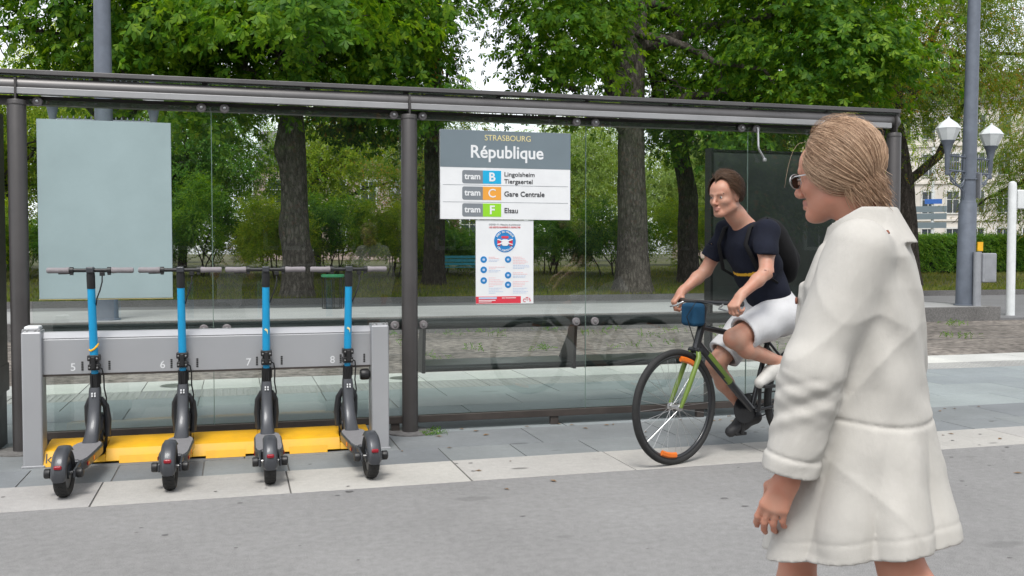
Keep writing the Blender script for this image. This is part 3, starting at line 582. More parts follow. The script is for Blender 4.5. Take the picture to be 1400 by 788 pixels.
for k in range(60):
    x, y = rg_.uniform(-3, 6), rg_.choice((rg_.uniform(6.7, 7.0), rg_.uniform(6.7, 7.0), rg_.uniform(4.0, 6.7))); r = rg_.uniform(.012, .03); a = rg_.random()*6; c, s_ = math.cos(a)*r, math.sin(a)*r; n0 = len(V)
    V += [(x-c, y-s_, .004), (x-s_*.5, y+c*.5, .009), (x+c, y+s_, .006), (x+s_*.5, y-c*.5, .008)]; T += [(n0, n0+2, n0+1), (n0, n0+3, n0+2)]
tag(npmesh('fallen_leaves', V, T, 'dry_leaf'), 'a few dry brown fallen leaves along the foot of the shelter', 'fallen leaves', None, 'stuff')
# ---------------------------------------------------------------- vegetation
def in_view(P, mx=30):
    d = P-np.array([0, 0, CAMH]); zc = d @ np.array(cF); x = 700+1350*(d @ np.array(cR))/zc; y = 394-1350*(d @ np.array(cU))/zc
    return (zc > 1) & (x > -mx) & (x < 1400+mx) & (y > -mx) & (y < 788)
def palmate(nl=5, w=.235, droop=.5):
    V = []; T = []
    for i in range(nl):
        a = math.radians(-105+210*i/(nl-1)); L = .5*(1-.32*abs(i-(nl-1)/2)/((nl-1)/2)); d = np.array([math.cos(a), math.sin(a), 0]); n = np.array([-math.sin(a), math.cos(a), 0])
        k = len(V); f = lambda t, s: d*L*t+n*w*s*L+np.array([0, 0, -droop*(L*t)**2*1.6-abs(s)*.05])
        V += [f(.02, 0), f(.62, 1), f(1, 0), f(.62, -1)]; T += [(k, k+2, k+1), (k, k+3, k+2)]
    return np.array(V), np.array(T)
def sprig(n=7, w=.3, L=.25, droop=.5):
    V = []; T = []
    for i in range(n):
        s = (-1)**i; t = i/(n-1); p = np.array([-.45+.9*t, 0, -droop*.4*(t)**2]); a = math.radians(58*s*(1-t*.85)); d = np.array([math.cos(a), math.sin(a), -droop*.5]); q = np.array([-math.sin(a), math.cos(a), 0]); k = len(V)
        V += [p, p+d*L*.5+q*L*w, p+d*L, p+d*L*.5-q*L*w]; T += [(k, k+2, k+1), (k, k+3, k+2)]
    return np.array(V), np.array(T)
PALM, SPRIG, FINE = palmate(), sprig(), sprig(9, .26, .22, .9)
def frames(C, out, up=.9, noise=.45, rng=RNG):
    N = len(C); n = np.stack([np.zeros(N), np.zeros(N), np.full(N, up)], -1)+out*.75+rng.normal(0, noise, (N, 3)); n /= np.linalg.norm(n, axis=1)[:, None]
    x = out+rng.normal(0, .6, (N, 3)); x -= n*(x*n).sum(1)[:, None]; x /= np.linalg.norm(x, axis=1)[:, None]+1e-9
    return np.stack([x, np.cross(n, x), n], -1)                         # columns
def leaf_arrays(C, R, S_, tpl):
    V0, T0 = tpl; V = np.einsum('nij,kj->nki', R, V0)*S_[:, None, None]+C[:, None, :]
    T = T0[None]+(np.arange(len(C))*len(V0))[:, None, None]; return V.reshape(-1, 3), T.reshape(-1, 3)
def leaf_points(ells, nclump, per, spread=.5, rng=RNG, shell=.55, flat=.45):
    """leaf centres in drooping pads spread through ellipsoids; returns centres and outward directions"""
    Cs = []; Os = []
    wts = np.array([e[1][0]*e[1][1]*e[1][2] for e in ells])**.75; wts /= wts.sum()
    for e, wt in zip(ells, wts):
        k = max(3, int(nclump*wt)); d = rng.normal(0, 1, (k, 3)); d /= np.linalg.norm(d, axis=1)[:, None]; r = rng.uniform(shell**2, 1.0, k)**.5
        c = np.array(e[0])+d*r[:, None]*np.array(e[1]); n = per; g = rng.normal(0, 1, (k, n, 3))*np.array([spread, spread, spread*flat])
        rad = np.hypot(g[..., 0], g[..., 1]); g[..., 2] -= rad**2*.35
        Cs.append((c[:, None]+g).reshape(-1, 3)); o = d[:, None]*np.array([1, 1, .4])+g*.5; Os.append((o/ (np.linalg.norm(o, axis=-1)[..., None]+1e-6)).reshape(-1, 3))
    return np.concatenate(Cs), np.concatenate(Os)
def bent(p0, p1, sag=.0, n=7, wob=.1, rng=random):
    p0 = Vector(p0); p1 = Vector(p1); L = (p1-p0).length; pts = []
    for i in range(n+1):
        t = i/n; p = p0.lerp(p1, t)+Vector((0, 0, sag*L*math.sin(math.pi*t)))
        if 0 < i < n: p += Vector((rng.uniform(-1, 1), rng.uniform(-1, 1), rng.uniform(-.6, .6)))*wob*L*.35
        pts.append(p)
    return pts
def trunk_mesh(pts, radii, flare=1.6, knobs=0, seed=1):
    """tapered, fluted trunk; the foot spreads, knobs swell it"""
    rr = random.Random(seed); n = 22; pts = [Vector(p) for p in pts]; D = []; 
    m = MB(); vs = []; fs = []; K = 26; lens = [0]
    def at(t):
        k = t*(len(pts)-1); i = min(int(k), len(pts)-2); f = k-i; return pts[i].lerp(pts[i+1], f), radii[i]*(1-f)+radii[i+1]*f
    kn = [(rr.random()*.8+.1, rr.random()*6.28, rr.uniform(.2, .4)) for _ in range(knobs)]
    ph = [rr.random()*6.28 for _ in range(4)]
    for i in range(K+1):
        t = (i/K)**1.25; p, r = at(t)
        for j in range(n):
            a = 2*math.pi*j/n; fl = 1+(flare-1)*math.exp(-t*22)*(1+.25*math.sin(5*a+ph[0]))
            q = 1+.05*math.sin(3*a+ph[1]+t*5)+.035*math.sin(7*a+ph[2]+t*3)+.03*rr.uniform(-1, 1)
            for (kt, ka, ks) in kn: da = (a-ka+math.pi) % (2*math.pi)-math.pi; q += ks*math.exp(-((t-kt)/.045)**2-(da/.6)**2)
            vs.append(p+Vector((math.cos(a), math.sin(a), 0))*r*q*fl)
    for i in range(K):
        for j in range(n): fs.append((i*n+j, i*n+(j+1) % n, (i+1)*n+(j+1) % n, (i+1)*n+j))
    m.add(vs, fs); return m
def tree(label, base, tpts, tr, limbs, ells, nclump, per, lsize, mat, tpl=PALM, bark='bark', seed=1, group='trees in the park', nparts=0, name='chestnut_tree', spread=.5, extra=None, knobs=0, flare=1.5, shell=.5, dead=None):
    rng = np.random.default_rng(seed); rr = random.Random(seed); B = Vector(base)
    t = thing(name, label, 'tree', base, 0, group); loc = lambda p: Vector(p)-B
    trunk_mesh([loc(p) for p in tpts], tr, flare, knobs, seed).build('trunk', bark, t, angle=80)
    ends = []
    for (a, b, ra, rb, sag) in limbs:
        pts = bent(loc(a), loc(b), sag, 8, .22, rr); m = MB(); m.tube(pts, [ra+(rb-ra)*i/8 for i in range(9)], 9); lo = m.build('limb', bark, t, angle=80); ends.append(pts)
        m = MB()
        for q in range(5):
            s = pts[rr.randint(3, 8)]; e = s+Vector((rr.uniform(-1, 1), rr.uniform(-1, 1), rr.uniform(-.8, .5)))*1.3; m.tube(bent(s, e, .05, 5, .3, rr), [.028, .024, .02, .016, .012, .008], 5)
        tag(m.build('twigs', bark, lo, angle=80), kind='stuff')
    C, O = leaf_points(ells, nclump, per, spread, rng, shell)
    if extra:
        c2, o2 = leaf_points(extra[0], extra[1], per, spread*.8, rng, .1); C = np.concatenate([C, c2]); O = np.concatenate([O, o2])
    keep = C[:, 2] > 1.9; C = C[keep]; O = O[keep]
    R = frames(C, O, rng=rng); S_ = lsize*rng.uniform(.7, 1.25, len(C)); S_[C[:, 2] > 11] *= 1.5
    if nparts:
        d = np.linalg.norm(C-np.array([0, 0, CAMH]), axis=1); d[~in_view(C, -10)] = 1e9; idx = np.argsort(d)[:nparts]; msk = np.ones(len(C), bool); msk[idx] = False
        if nparts not in LEAFMESH: pass
        for q, i in enumerate(idx):
            key = (mat, q % 5)
            if key not in LEAFMESH:
                v, tt = leaf_arrays(np.zeros((1, 3)), np.eye(3)[None], np.ones(1), tpl); o = npmesh('leaf', v+rng.normal(0, .012, v.shape), tt, mat, t); LEAFMESH[key] = o.data
            else: o = link('leaf', LEAFMESH[key], t)
            Mx = Matrix([list(R[i][r]*S_[i])+[float(C[i][r]-B[r])] for r in range(3)]+[[0, 0, 0, 1]]); o.matrix_local = Mx
        C, R, S_ = C[msk], R[msk], S_[msk]
    V, T = leaf_arrays(C-np.array(B), R, S_, tpl); tag(npmesh('crown', V, T, mat, t), kind='stuff'); return t
LEAFMESH = {}
def auto_limbs(top, r, ells, k, seed, z0):
    rr = random.Random(seed); out = []
    for i in range(k):
        e = ells[i % len(ells)]; a = rr.uniform(0, 6.28); q = rr.uniform(.55, .95)
        end = (e[0][0]+e[1][0]*q*math.cos(a), e[0][1]+e[1][1]*q*math.sin(a), e[0][2]+e[1][2]*rr.uniform(-.75, .3)); st = (top[0], top[1], rr.uniform(z0, top[2])); out.append((st, end, r*rr.uniform(.28, .5), .03, rr.uniform(-.06, .12)))
    return out
T_ = dict(
    a=((1.72, 28.4, .0), .37), b=((6.5, 33, .15), .34), c=((12.0, 28.6, 0), .45), d=((16.0, 33, .15), .36), e=((23.2, 30.3, .05), .44), f=((-3.0, 31, .1), .36))
(bx, by, bz), r = T_['a']
el = [((bx-1.2, by-2.2, 9.2), (4.2, 4.6, 4.4)), ((bx-4.2, by-1.0, 9), (4, 4, 4.2)), ((bx+2.3, by-1.5, 9.4), (2.1, 3.6, 4.1))]
ex = ([((bx+.3, by-6.6, 6.5), (3.4, 1.6, .8)), ((bx-2.6, by-3.0, 4.7), (1.1, .8, .4)), ((bx+2.9, by-2.6, 5.2), (1.6, 1.2, .7))], 46)
tree('tall chestnut tree with thick ridged grey trunk behind the scooter rack', (bx, by, bz), [(bx, by, -.1), (bx-.05, by, 2), (bx-.12, by, 4.5), (bx-.25, by, 8), (bx-.2, by, 12)], [r*1.06, r, r*.92, r*.7, .12],
     auto_limbs((bx-.2, by, 9), r, el, 9, 3, 4.8)+[((bx, by, 5), (bx+.2, by-6.6, 6.5), .12, .03, .1)], el, 640, 27, .44, 'chestnut', seed=11, nparts=280, extra=ex, knobs=6)
(bx, by, bz), r = T_['c']
el = [((bx-3.0, by-1.6, 9.0), (2.1, 3.4, 4.2)), ((bx+4.3, by-2.6, 8.9), (3.7, 4.0, 4.5)), ((bx, by+2.5, 10.5), (3.4, 1.6, 3.6))]
ex = ([((bx+4.3, by-5, 6.9), (2.6, 1.6, 1.8)), ((bx+2.2, by-2.5, 4.6), (1.6, 1.2, .6))], 60)
tree('large chestnut tree forking into two dark stems right of the station sign', (bx, by, bz), [(bx, by, -.1), (bx-.06, by, 2), (bx-.15, by, 4.4), (bx-.12, by, 6.2), (bx+.15, by, 9), (bx+.3, by, 13)], [r*1.08, r, r*.9, r*.8, r*.5, .1],
     [((bx-.15, by, 5.3), (bx-.75, by+.2, 12), r*.62, .12, 0), ((bx-.1, by, 4.8), (bx-3.8, by-1, 7.3), r*.4, .05, -.05), ((bx, by, 5.2), (bx+3.4, by-1.5, 6.2), r*.34, .04, .12)]+auto_limbs((bx, by, 9), r, el, 8, 5, 5.2), el, 560, 27, .42, 'chestnut', seed=21, nparts=220, extra=ex, knobs=3)
(bx, by, bz), r = T_['b']
el = [((bx-1.9, by-1.5, 9), (2.7, 3.6, 4.6))]
tree('dark trunked chestnut tree standing just right of the middle shelter post', (bx, by, bz), [(bx, by, -.1), (bx+.05, by, 3), (bx, by, 6), (bx+.2, by, 12)], [r*1.05, r, r*.85, .1], auto_limbs((bx, by, 9), r, el, 8, 8, 4.5), el, 270, 28, .38, 'chestnut_dark', bark='bark_dark', seed=31, shell=.4,
     extra=([((bx-3.2, by-2.4, 5.6), (1.5, 1.5, 1.5))], 26))
(bx, by, bz), r = T_['d']
el = [((bx, by-1, 8.4), (3.6, 3.8, 4.0)), ((bx+2.5, by, 10), (3.5, 4, 4.2)), ((bx-1, by-1.2, 5.6), (1.7, 1.4, 1.0))]
tree('knobbly trunked tree with leafy burrs between forked chestnut and cyclist', (bx, by, bz), [(bx, by, -.1), (bx-.1, by, 2), (bx-.05, by, 3.4), (bx-.5, by, 5.4), (bx-1.4, by, 7.5), (bx-1.8, by, 11)], [r*1.05, r, r*.95, r*.7, r*.5, .1], auto_limbs((bx-.6, by, 8), r, el, 7, 9, 4.6), el, 460, 28, .38, 'chestnut', bark='bark_dark', seed=41, knobs=8)
(bx, by, bz), r = T_['e']
el = [((bx-.5, by-1, 8.8), (3.8, 3.6, 3.8)), ((bx+3.6, by-.5, 9.2), (3.6, 3.5, 3.0)), ((bx-3.4, by, 8.4), (2.4, 3, 3.0))]
tree('leaning dark trunked tree with fine yellowing leaves right of the shelter', (bx, by, bz), [(bx, by, -.1), (bx-.1, by, 2), (bx-.25, by, 4), (bx-.75, by, 6.5), (bx-.9, by, 9), (bx-.7, by, 13)], [r*1.05, r, r*.9, r*.75, r*.55, .1],
     [((bx-.1, by, 3.4), (bx+3.2, by-.5, 8.2), r*.42, .05, .02), ((bx-.7, by, 6), (bx+1.6, by, 11), r*.35, .05, 0), ((bx-.7, by, 5.6), (bx-3.2, by, 9), r*.3, .04, .05)]+auto_limbs((bx-.8, by, 9), r, el, 5, 12, 6), el, 620, 28, .34, 'autumn', FINE, 'bark_dark', 51, name='yellowing_tree', spread=.65,
     extra=([((bx+.9, by-1.2, 4.4), (.6, .7, 1.3)), ((bx-3.6, by-1, 6.3), (1.5, 1.2, .9))], 26))
(bx, by, bz), r = T_['f']
el = [((bx-2.9, by-1.5, 10.4), (3.2, 3.4, 2.7)), ((bx+2.4, by-1.2, 9), (3.4, 4, 4.6))]
tree('dark tree splitting into leaning limbs behind the blank board', (bx, by, bz), [(bx, by, -.1), (bx, by, 3), (bx+.05, by, 5.5), (bx+.2, by, 8), (bx+.3, by, 12)], [r*1.05, r, r*.95, r*.65, .12],
     [((bx, by, 4.6), (bx-1.9, by-.5, 9), r*.72, .16, .0), ((bx-.1, by, 4.4), (bx-4, by-1, 8.4), r*.3, .05, .15), ((bx-1.2, by-.3, 7.4), (bx-4.6, by-1.5, 5.2), .09, .03, .25)]+auto_limbs((bx, by, 9), r, el, 5, 14, 6), el, 330, 28, .40, 'chestnut', bark='bark_dark', seed=61, shell=.5, extra=([((bx+2.2, by-3.4, 5.6), (1.4, 1.0, .9))], 20))
# trees further back in the park
for (lab, x, y, h, rx, mat, tpl, n, sz, nm) in (
    ('small bright yellow-green tree far back at the left edge', -8.5, 43, 7.0, 4.2, 'bright', SPRIG, 190, .42, 'young_tree'),
    ('tall bright yellow-green tree behind the dark leaning limbs', -7.0, 50, 10.5, 4.6, 'bright', SPRIG, 210, .44, 'young_tree'),
    ('dense dark green tree far back left of the thick grey trunk', -2.2, 45, 6.2, 3.6, 'shrub', SPRIG, 210, .42, 'young_tree'),
    ('spreading park tree behind the thick grey chestnut trunk', 3.6, 46, 6.8, 3.6, 'bright', SPRIG, 170, .42, 'young_tree'),
    ('tree with browning orange leaves left of the middle post', 7.6, 41, 6.4, 2.7, 'autumn', SPRIG, 130, .34, 'turning_tree'),
    ('mid green tree far behind the station sign', 15.4, 47, 7.0, 3.2, 'willow', SPRIG, 150, .42, 'young_tree'),
    ('pale hazy green willow with hanging branches beside the forked chestnut', 22.5, 47, 6.2, 4.2, 'willow', FINE, 260, .5, 'willow_tree'),
    ('light green tree far back behind the display case', 29, 45, 7.2, 4.0, 'bright', SPRIG, 180, .42, 'young_tree'),
    ('dusky green tree far back above the clipped hedge', 52, 48, 7.4, 4.4, 'autumn', FINE, 170, .42, 'turning_tree'),
    ('low branching tree at the right edge with dark bare twigs', 36.6, 37.5, 7.8, 4.6, 'autumn', FINE, 330, .36, 'turning_tree'),
    ('broad dark tree at the far left behind the ticket cabinet', -13, 40, 7.5, 4.5, 'chestnut', PALM, 190, .36, 'chestnut_tree')):
    el = [((x, y, h*.72), (rx, rx, h*.46)), ((x+rx*.4, y-rx*.3, h*.95), (rx*.8, rx*.8, h*.4))]
    tree(lab, (x, y, .3), [(x, y, .2), (x+.1, y, h*.3), (x-.1, y, h*.6), (x, y, h)], [.2, .17, .12, .05], auto_limbs((x, y, h*.7), .3, el, 6, int(y*7+x), h*.3), el, int(n*1.5), 28, sz, mat, tpl, 'bark_dark', int(100+x*3+y), name=nm, spread=.6, shell=.2, group='park trees further back')
# row of background trees closing the park
for i, (x, y, lab) in enumerate(((-22, 66, 'big tree closing the view beyond the left edge'), (-5, 72, 'big tree closing the view behind the blank board'), (14, 98, 'big tree rising behind the pink stone house'), (27, 74, 'big tree closing the view behind the willow'))):
    el = [((x, y, 6.5), (6.5, 4, 5))]
    tree(lab, (x, y, .5), [(x, y, .3), (x, y, 4), (x+.5, y, 7), (x, y, 9)], [.4, .35, .25, .1], [], el, 150, 24, .8, ('bright', 'chestnut', 'shrub', 'bright')[i], SPRIG, 'bark_dark', 200+i, name='background_tree', spread=1.0, shell=.2, group='trees closing the far side of the park')
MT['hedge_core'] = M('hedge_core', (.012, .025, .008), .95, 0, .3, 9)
def shrub(label, x, y, rx, h, mat='shrub', n=2200, ls=.2, seed=0, ry=None, box=False, name='shrub', cat='shrub', group='shrubs along the lawn'):
    rng = np.random.default_rng(seed); z0 = float(lawn_z(np.array(y))) if y > 27 else 0.; t = thing(name, label, cat, (x, y, z0), 0, group); ry = ry or rx*.8
    m = MB(); rr = random.Random(seed)
    for q in range(5): m.tube(bent((rr.uniform(-.2, .2)*rx, rr.uniform(-.2, .2), -.1), (rr.uniform(-.7, .7)*rx, rr.uniform(-.5, .5)*ry, h*.75), .05, 5, .15, rr), [.03, .027, .022, .018, .012, .006], 5)
    tag(m.build('stems', 'bark_dark', t, angle=80), kind='stuff')
    if box:
        C = np.stack([rng.uniform(-rx, rx, n), rng.uniform(-ry, ry, n), rng.uniform(0.02, 1, n)**.8*h], -1); face = rng.integers(0, 3, n); C[face == 0, 1] = -ry+rng.normal(0, .07, (face == 0).sum()); C[face == 1, 2] = h+rng.normal(0, .08, (face == 1).sum()); O = np.where((face == 0)[:, None], np.array([0, -1., .2]), np.array([0, -.3, 1.]))+rng.normal(0, .3, (n, 3))
    else:
        k = n//22; d = rng.normal(0, 1, (k, 3)); d[:, 2] = np.abs(d[:, 2])*1.1-.25; d /= np.linalg.norm(d, axis=1)[:, None]; r = rng.uniform(.35, 1, k)**.5*(1+.22*np.sin(d[:, 0]*5+seed)+rng.normal(0, .08, k)); c = d*r[:, None]*np.array([rx, ry, h*.62])+np.array([0, 0, h*.42]); g = rng.normal(0, .17, (k, 22, 3)); C = (c[:, None]+g).reshape(-1, 3); O = (d[:, None]+g*2).reshape(-1, 3)
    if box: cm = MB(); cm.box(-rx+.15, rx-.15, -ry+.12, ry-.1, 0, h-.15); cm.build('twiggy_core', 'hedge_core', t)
    k_ = C[:, 2] > .03; C = C[k_]; O = O[k_]; O /= np.linalg.norm(O, axis=1)[:, None]
    V, T = leaf_arrays(C, frames(C, O, .5, .5, rng), ls*rng.uniform(.7, 1.3, len(C))*1.5, SPRIG); tag(npmesh('foliage', V, T, mat, t), kind='stuff'); return t
shr = [(-11.5, 38, 1.7, 2.2, 'shrub', 'low dark shrub at the far left end of the row behind the cabinet'), (-8.6, 37.5, 1.6, 2.6, 'bright', 'bright yellow-green shrub just left of the blank board'), (-5.9, 38.4, 1.6, 2.0, 'shrub', 'rounded shrub hidden mostly by the left half of the blank board'), (-3.4, 37.6, 1.5, 2.3, 'shrub', 'shrub behind the right half of the blank board'),
       (-.9, 38.6, 1.5, 3.0, 'chestnut', 'tall dark shrub seen above scooter six handlebar'), (1.3, 37.2, 1.3, 2.6, 'bright', 'leafy shrub just left of the thick grey trunk'), (3.6, 38.8, 1.5, 2.9, 'chestnut', 'leafy mid green shrub just right of the thick grey trunk'), (5.7, 37.5, 1.3, 2.5, 'bright', 'light green shrub left of the middle shelter post'), (8.0, 39.2, 1.5, 1.7, 'shrub', 'low shrub right of the middle shelter post'), (10.3, 38.2, 1.4, 1.9, 'shrub', 'shrub behind the left side of the notice poster'),
       (12.6, 39.0, 1.5, 2.2, 'shrub', 'shrub behind the right side of the notice poster'), (14.6, 37.6, 1.6, 2.6, 'chestnut', 'full dark bush just left of the forked chestnut trunk'), (19.3, 38.6, 2.0, 2.9, 'bright', 'pale green bush between forked trunk and knobbly trunk'), (22.6, 38.2, 1.7, 2.4, 'shrub', 'dark bush behind the cyclist'), (25.6, 39, 1.7, 2.2, 'shrub', 'bush hidden behind the display case')]
for i, (x, y, rx, h, mat, lab) in enumerate(shr): shrub(lab, x, y, rx*1.15, h*1.1, mat, 4200, .19, 300+i)
shrub('long clipped green hedge beyond the road at the right', 35.5, 38.2, 6.8, 1.62, 'shrub', 16000, .17, 400, .6, True, 'clipped_hedge', 'hedge', 'hedges')
# weeds
def weed(label, x, y, z, n, r, h, seed, mat='weed'):
    rng = np.random.default_rng(seed); a = rng.uniform(0, 6.28, n); rd = r*rng.random(n)**.6; C = np.stack([rd*np.cos(a), rd*np.sin(a), h*rng.random(n)*(1-rd/r*.6)+.004], -1); O = np.stack([np.cos(a), np.sin(a), np.full(n, .3)], -1)
    t = npmesh('weed', *leaf_arrays(C, frames(C, O, .6, .5, rng), .05*rng.uniform(.6, 1.4, n), SPRIG), mat); t.location = (x, y, z); return tag(t, label, 'weed')
weed('small green weed growing at the foot of the middle shelter post', 1.36, 6.86, 0, 42, .10, .05, 1)
V = []
rg = np.random.default_rng(5); cl = np.stack([rg.uniform(-2, 18, 46), rg.choice([17.6, 17.2, 16.9, 14.5, 14.2, 15.9, 13.2], 46)+rg.normal(0, .12, 46)], -1)
C = (cl[:, None]+rg.normal(0, .13, (46, 16, 2))).reshape(-1, 2); C = np.concatenate([C, np.full((len(C), 1), -.17)], 1); C[:, 2] += rg.random(len(C))*.07
tag(npmesh('track_weeds', *leaf_arrays(C, frames(C, rg.normal(0, 1, C.shape), .6, .5, rg), .10*rg.uniform(.6, 1.4, len(C)), SPRIG), 'weed'), 'low green weeds sprouting in the tram track bed', 'weeds', None, 'stuff')

# ---------------------------------------------------------------- lamps, posts, bins, cabinet
def lamp(label, x, y, rz, tilt, dz=0.):
    t = thing('street_lamp', label, 'street lamp', (x, y, .1), 0, 'grey lamp posts on the far platform'); t.rotation_euler = (0, tilt, 0)
    m = MB(); m.lathe([(.235, 0), (.235, .02), (.20, .03), (.195, .3), (.19, 2.25), (.165, 2.3), (.16, 2.36), (.158, 2.42), (.115, 9.5), (.11, 10)], 28); m.build('pole', 'lamp_pole', t)
    for z in (2.26, 2.8): m = MB(); m.lathe([(.178, z), (.178, z+.03)], 28); m.build('collar', 'lamp_pole', t)
    Rz = Matrix.Rotation(rz, 3, 'Z')
    for s in (-1, 1):
        P = lambda u, z: Rz @ Vector((s*u, 0, z+(dz if z else 0)))
        m = MB()
        for z in (3.48, 3.16): m.tube([P(.12, z), P(.80, z)], .02, 8)
        for k in range(7): u = .2+k*.095; m.tube([P(u, 3.16), P(u, 3.48)], .010, 6); m.lathe([(.004, 0), (.017, .02), (.004, .06)], 6, P(u, 3.49))
        for r_, cx, cz, a0, a1 in ((.30, .42, 3.16, 180, 360), (.17, .34, 3.0, 120, 420), (.12, .60, 3.05, 30, 330)):
            m.tube([P(cx+r_*math.cos(math.radians(a)), cz-.02+r_*math.sin(math.radians(a))) for a in np.linspace(a0, a1, 14)], .016, 7)
        m.tube([P(.13, 2.5), P(.2, 2.72), P(.42, 2.86), P(.72, 3.05), P(.8, 3.2)], .018, 8)
        a = tag(m.build('arm', 'lamp_pole', t)); a['kind'] = 'stuff'
        o = P(.82, 0)+Vector((0, 0, dz)); m = MB(); m.lathe([(.035, 3.05), (.05, 3.1), (.035, 3.16), (.05, 3.2), (.06, 3.5), (.10, 3.70), (.14, 3.77), (.15, 3.80)], 16, o); ls = m.build('lantern_holder', 'lamp_pole', t)
        m = MB(); m.lathe([(.145, 3.80), (.25, 4.04), (.255, 4.06)], 8, o); m.build('lantern_glass', 'lantern', ls, angle=20)
        m = MB(); m.lathe([(.262, 4.055), (.258, 4.07), (.18, 4.17), (.10, 4.23), (.03, 4.28), (.02, 4.32)], 8, o); m.build('lantern_hood', 'lantern', ls, angle=20)
    return t
lamp('grey lamp post with twin white lanterns behind the blank board', -2.17, 18.6, 0, 0)
lamp_r = lamp('grey lamp post with twin white lanterns standing clear right of the shelter', 15.72, 18.5, math.radians(17.6), .018, -.19)
m = MB(); m.box(-.07, .07, -.20, -.17, 1.22, 1.42); m.build('yellow_tag', 'yellow', lamp_r, loc=(.20, .0, .0))
m = MB(); m.box(.20, .225, -.14, .14, 2.4, 2.95); m.build('side_plate', 'box_grey', lamp_r, bevel=.004)
t = thing('control_cabinet', 'small grey metal control box on a pipe beside the lamp post', 'control box', (15.80, 18.22, .1))
m = MB(); m.cyl((0, 0, 0), (0, 0, 1.2), .085, 18); m.build('pipe', 'box_grey', t)
m = MB(); m.box(.06, .42, -.12, .14, .52, 1.17); b_ = m.build('box', 'box_grey', t, bevel=.03, seg=3)
m = MB(); m.box(.10, .38, -.126, -.119, .58, 1.11); m.build('door', 'box_grey', b_, bevel=.003)
t = thing('white_post', 'white post with a small white sign box at the right picture edge', 'sign post', (17.05, 18.6, -.15))
m = MB(); m.lathe([(.10, 0), (.095, .02), (.092, 2.95), (.08, 3.02), (.03, 3.05)], 20); m.build('post', 'post_white', t)
m = MB(); m.box(.11, .95, -.06, .06, 2.42, 2.86); m.build('sign_box', 'post_white', t, bevel=.03, seg=3)
m = MB(); m.box(.05, .14, -.03, .03, 2.5, 2.56); m.box(.05, .14, -.03, .03, 2.74, 2.8); m.build('bracket', 'silver', t)
def bin_(label, x, y, bag=True):
    t = thing('litter_bin', label, 'litter bin', (x, y, .1), 0, 'bag litter bins on the far platform')
    m = MB(); m.lathe([(.235, .66), (.245, .67), (.245, .71), (.235, .72), (.205, .715), (.205, .665)], 20, cap=False); m.build('rim', 'green_plastic', t)
    for k in range(8):
        a = math.pi*2*k/8; m = MB(); m.tube([(.22*math.cos(a), .22*math.sin(a), .02), (.23*math.cos(a), .23*math.sin(a), .67)], .009, 5); m.build('rod', 'black_metal', t)
    m = MB(); m.lathe([(.23, .0), (.235, .015), (.2, .02)], 20); m.build('base', 'black_metal', t)
    if not bag: return
    m = MB(); prof_ = [(.10, .05), (.17, .07), (.185, .2), (.165, .33), (.195, .5), (.20, .66), (.25, .70), (.252, .62)]
    m.lathe(prof_, 14, cap=False); o = m.build('bag', 'bag_film', t)
    for v in o.data.vertices: v.co += Vector((random.uniform(-1, 1), random.uniform(-1, 1), random.uniform(-1, 1)))*.012
bin_('litter bin with green rim and clear bag left of the right lamp post', 15.55, 20.3)
bin_('litter bin with green rim seen through glass between scooters seven and eight', 2.0, 21.1, False)
t = thing('park_bench', 'teal painted park bench seen through the glass left of the poster', 'bench', (8.3, 36, .3))
for k in range(3): m = MB(); m.box(-1, 1, .02+.02*k, .05+.02*k, .50+.13*k, .6+.13*k); m.build('back_plank', 'teal', t)
for k in range(3): m = MB(); m.box(-1, 1, -.42+.14*k, -.3+.14*k, .42, .45); m.build('seat_plank', 'teal', t)
for s in (-.85, .85):
    for yy in (-.38, -.02): m = MB(); m.box(s-.03, s+.03, yy-.03, yy+.03, -.05, .42); m.build('leg', 'black_metal', t)
# ---------------------------------------------------------------- far buildings, direction signs, signal
def building(name, label, loc, rz, W, D, Hh, floors, cols, wall, roofh, ww, wh, base_=1.0):
    t = thing(name, label, 'building', loc, rz, None); fh = (Hh-base_)/floors
    m = MB(); m.box(-W/2, W/2, 0, D, 0, Hh); wl = m.build('wall', wall, t)
    m = MB(); m.prism([(-.4, Hh), (D*.5, Hh+roofh), (D+.4, Hh)], -W/2-.3, W/2+.3); m.build('roof', 'slate', t)
    for f in range(floors+1): m = MB(); z = base_+f*fh-.35; m.box(-W/2-.1, W/2+.1, -.16, 0.0, z, z+.22); m.build('cornice', wall, t)
    for s in (-1, 1): m = MB(); m.box(s*W/2-.5, s*W/2+.5, -.12, -.001, 0, Hh-.4); m.build('quoin', 'wall_pink', t)
    fm = None; pm = None
    for f in range(floors):
        for c in range(cols):
            x = -W/2+W*(c+.5)/cols; z = base_+f*fh+.5
            if fm is None:
                m = MB(); m.box(-ww/2-.14, ww/2+.14, -.10, .02, -.14, 0); m.box(-ww/2-.14, ww/2+.14, -.10, .02, wh, wh+.18); m.box(-ww/2-.14, -ww/2, -.08, .02, 0, wh); m.box(ww/2, ww/2+.14, -.08, .02, 0, wh); m.box(-.03, .03, -.05, .02, 0, wh); m.box(-ww/2, -.03, -.05, .02, wh*.62, wh*.62+.05); m.box(.03, ww/2, -.05, .02, wh*.62, wh*.62+.05)
                fo = m.build('window', 'frame', t); fm = fo.data
                m = MB(); m.box(-ww/2, ww/2, -.02, .02, 0, wh); po_ = m.build('pane', 'window', fo); pm = po_.data
            else: fo = link('window', fm, t); po_ = link('pane', pm, fo)
            fo.location = (x, -.003, z)
    m = MB(); m.box(-.7, .7, -.1, .03, 0, 2.5); m.build('door', 'wall_brown', t)
building('apartment_building', 'tall cream building with rows of windows far beyond the lamp post', (70, 88, 0), math.radians(-38), 26, 12, 16.5, 4, 11, 'wall_cream', 4, 1.1, 2.2)
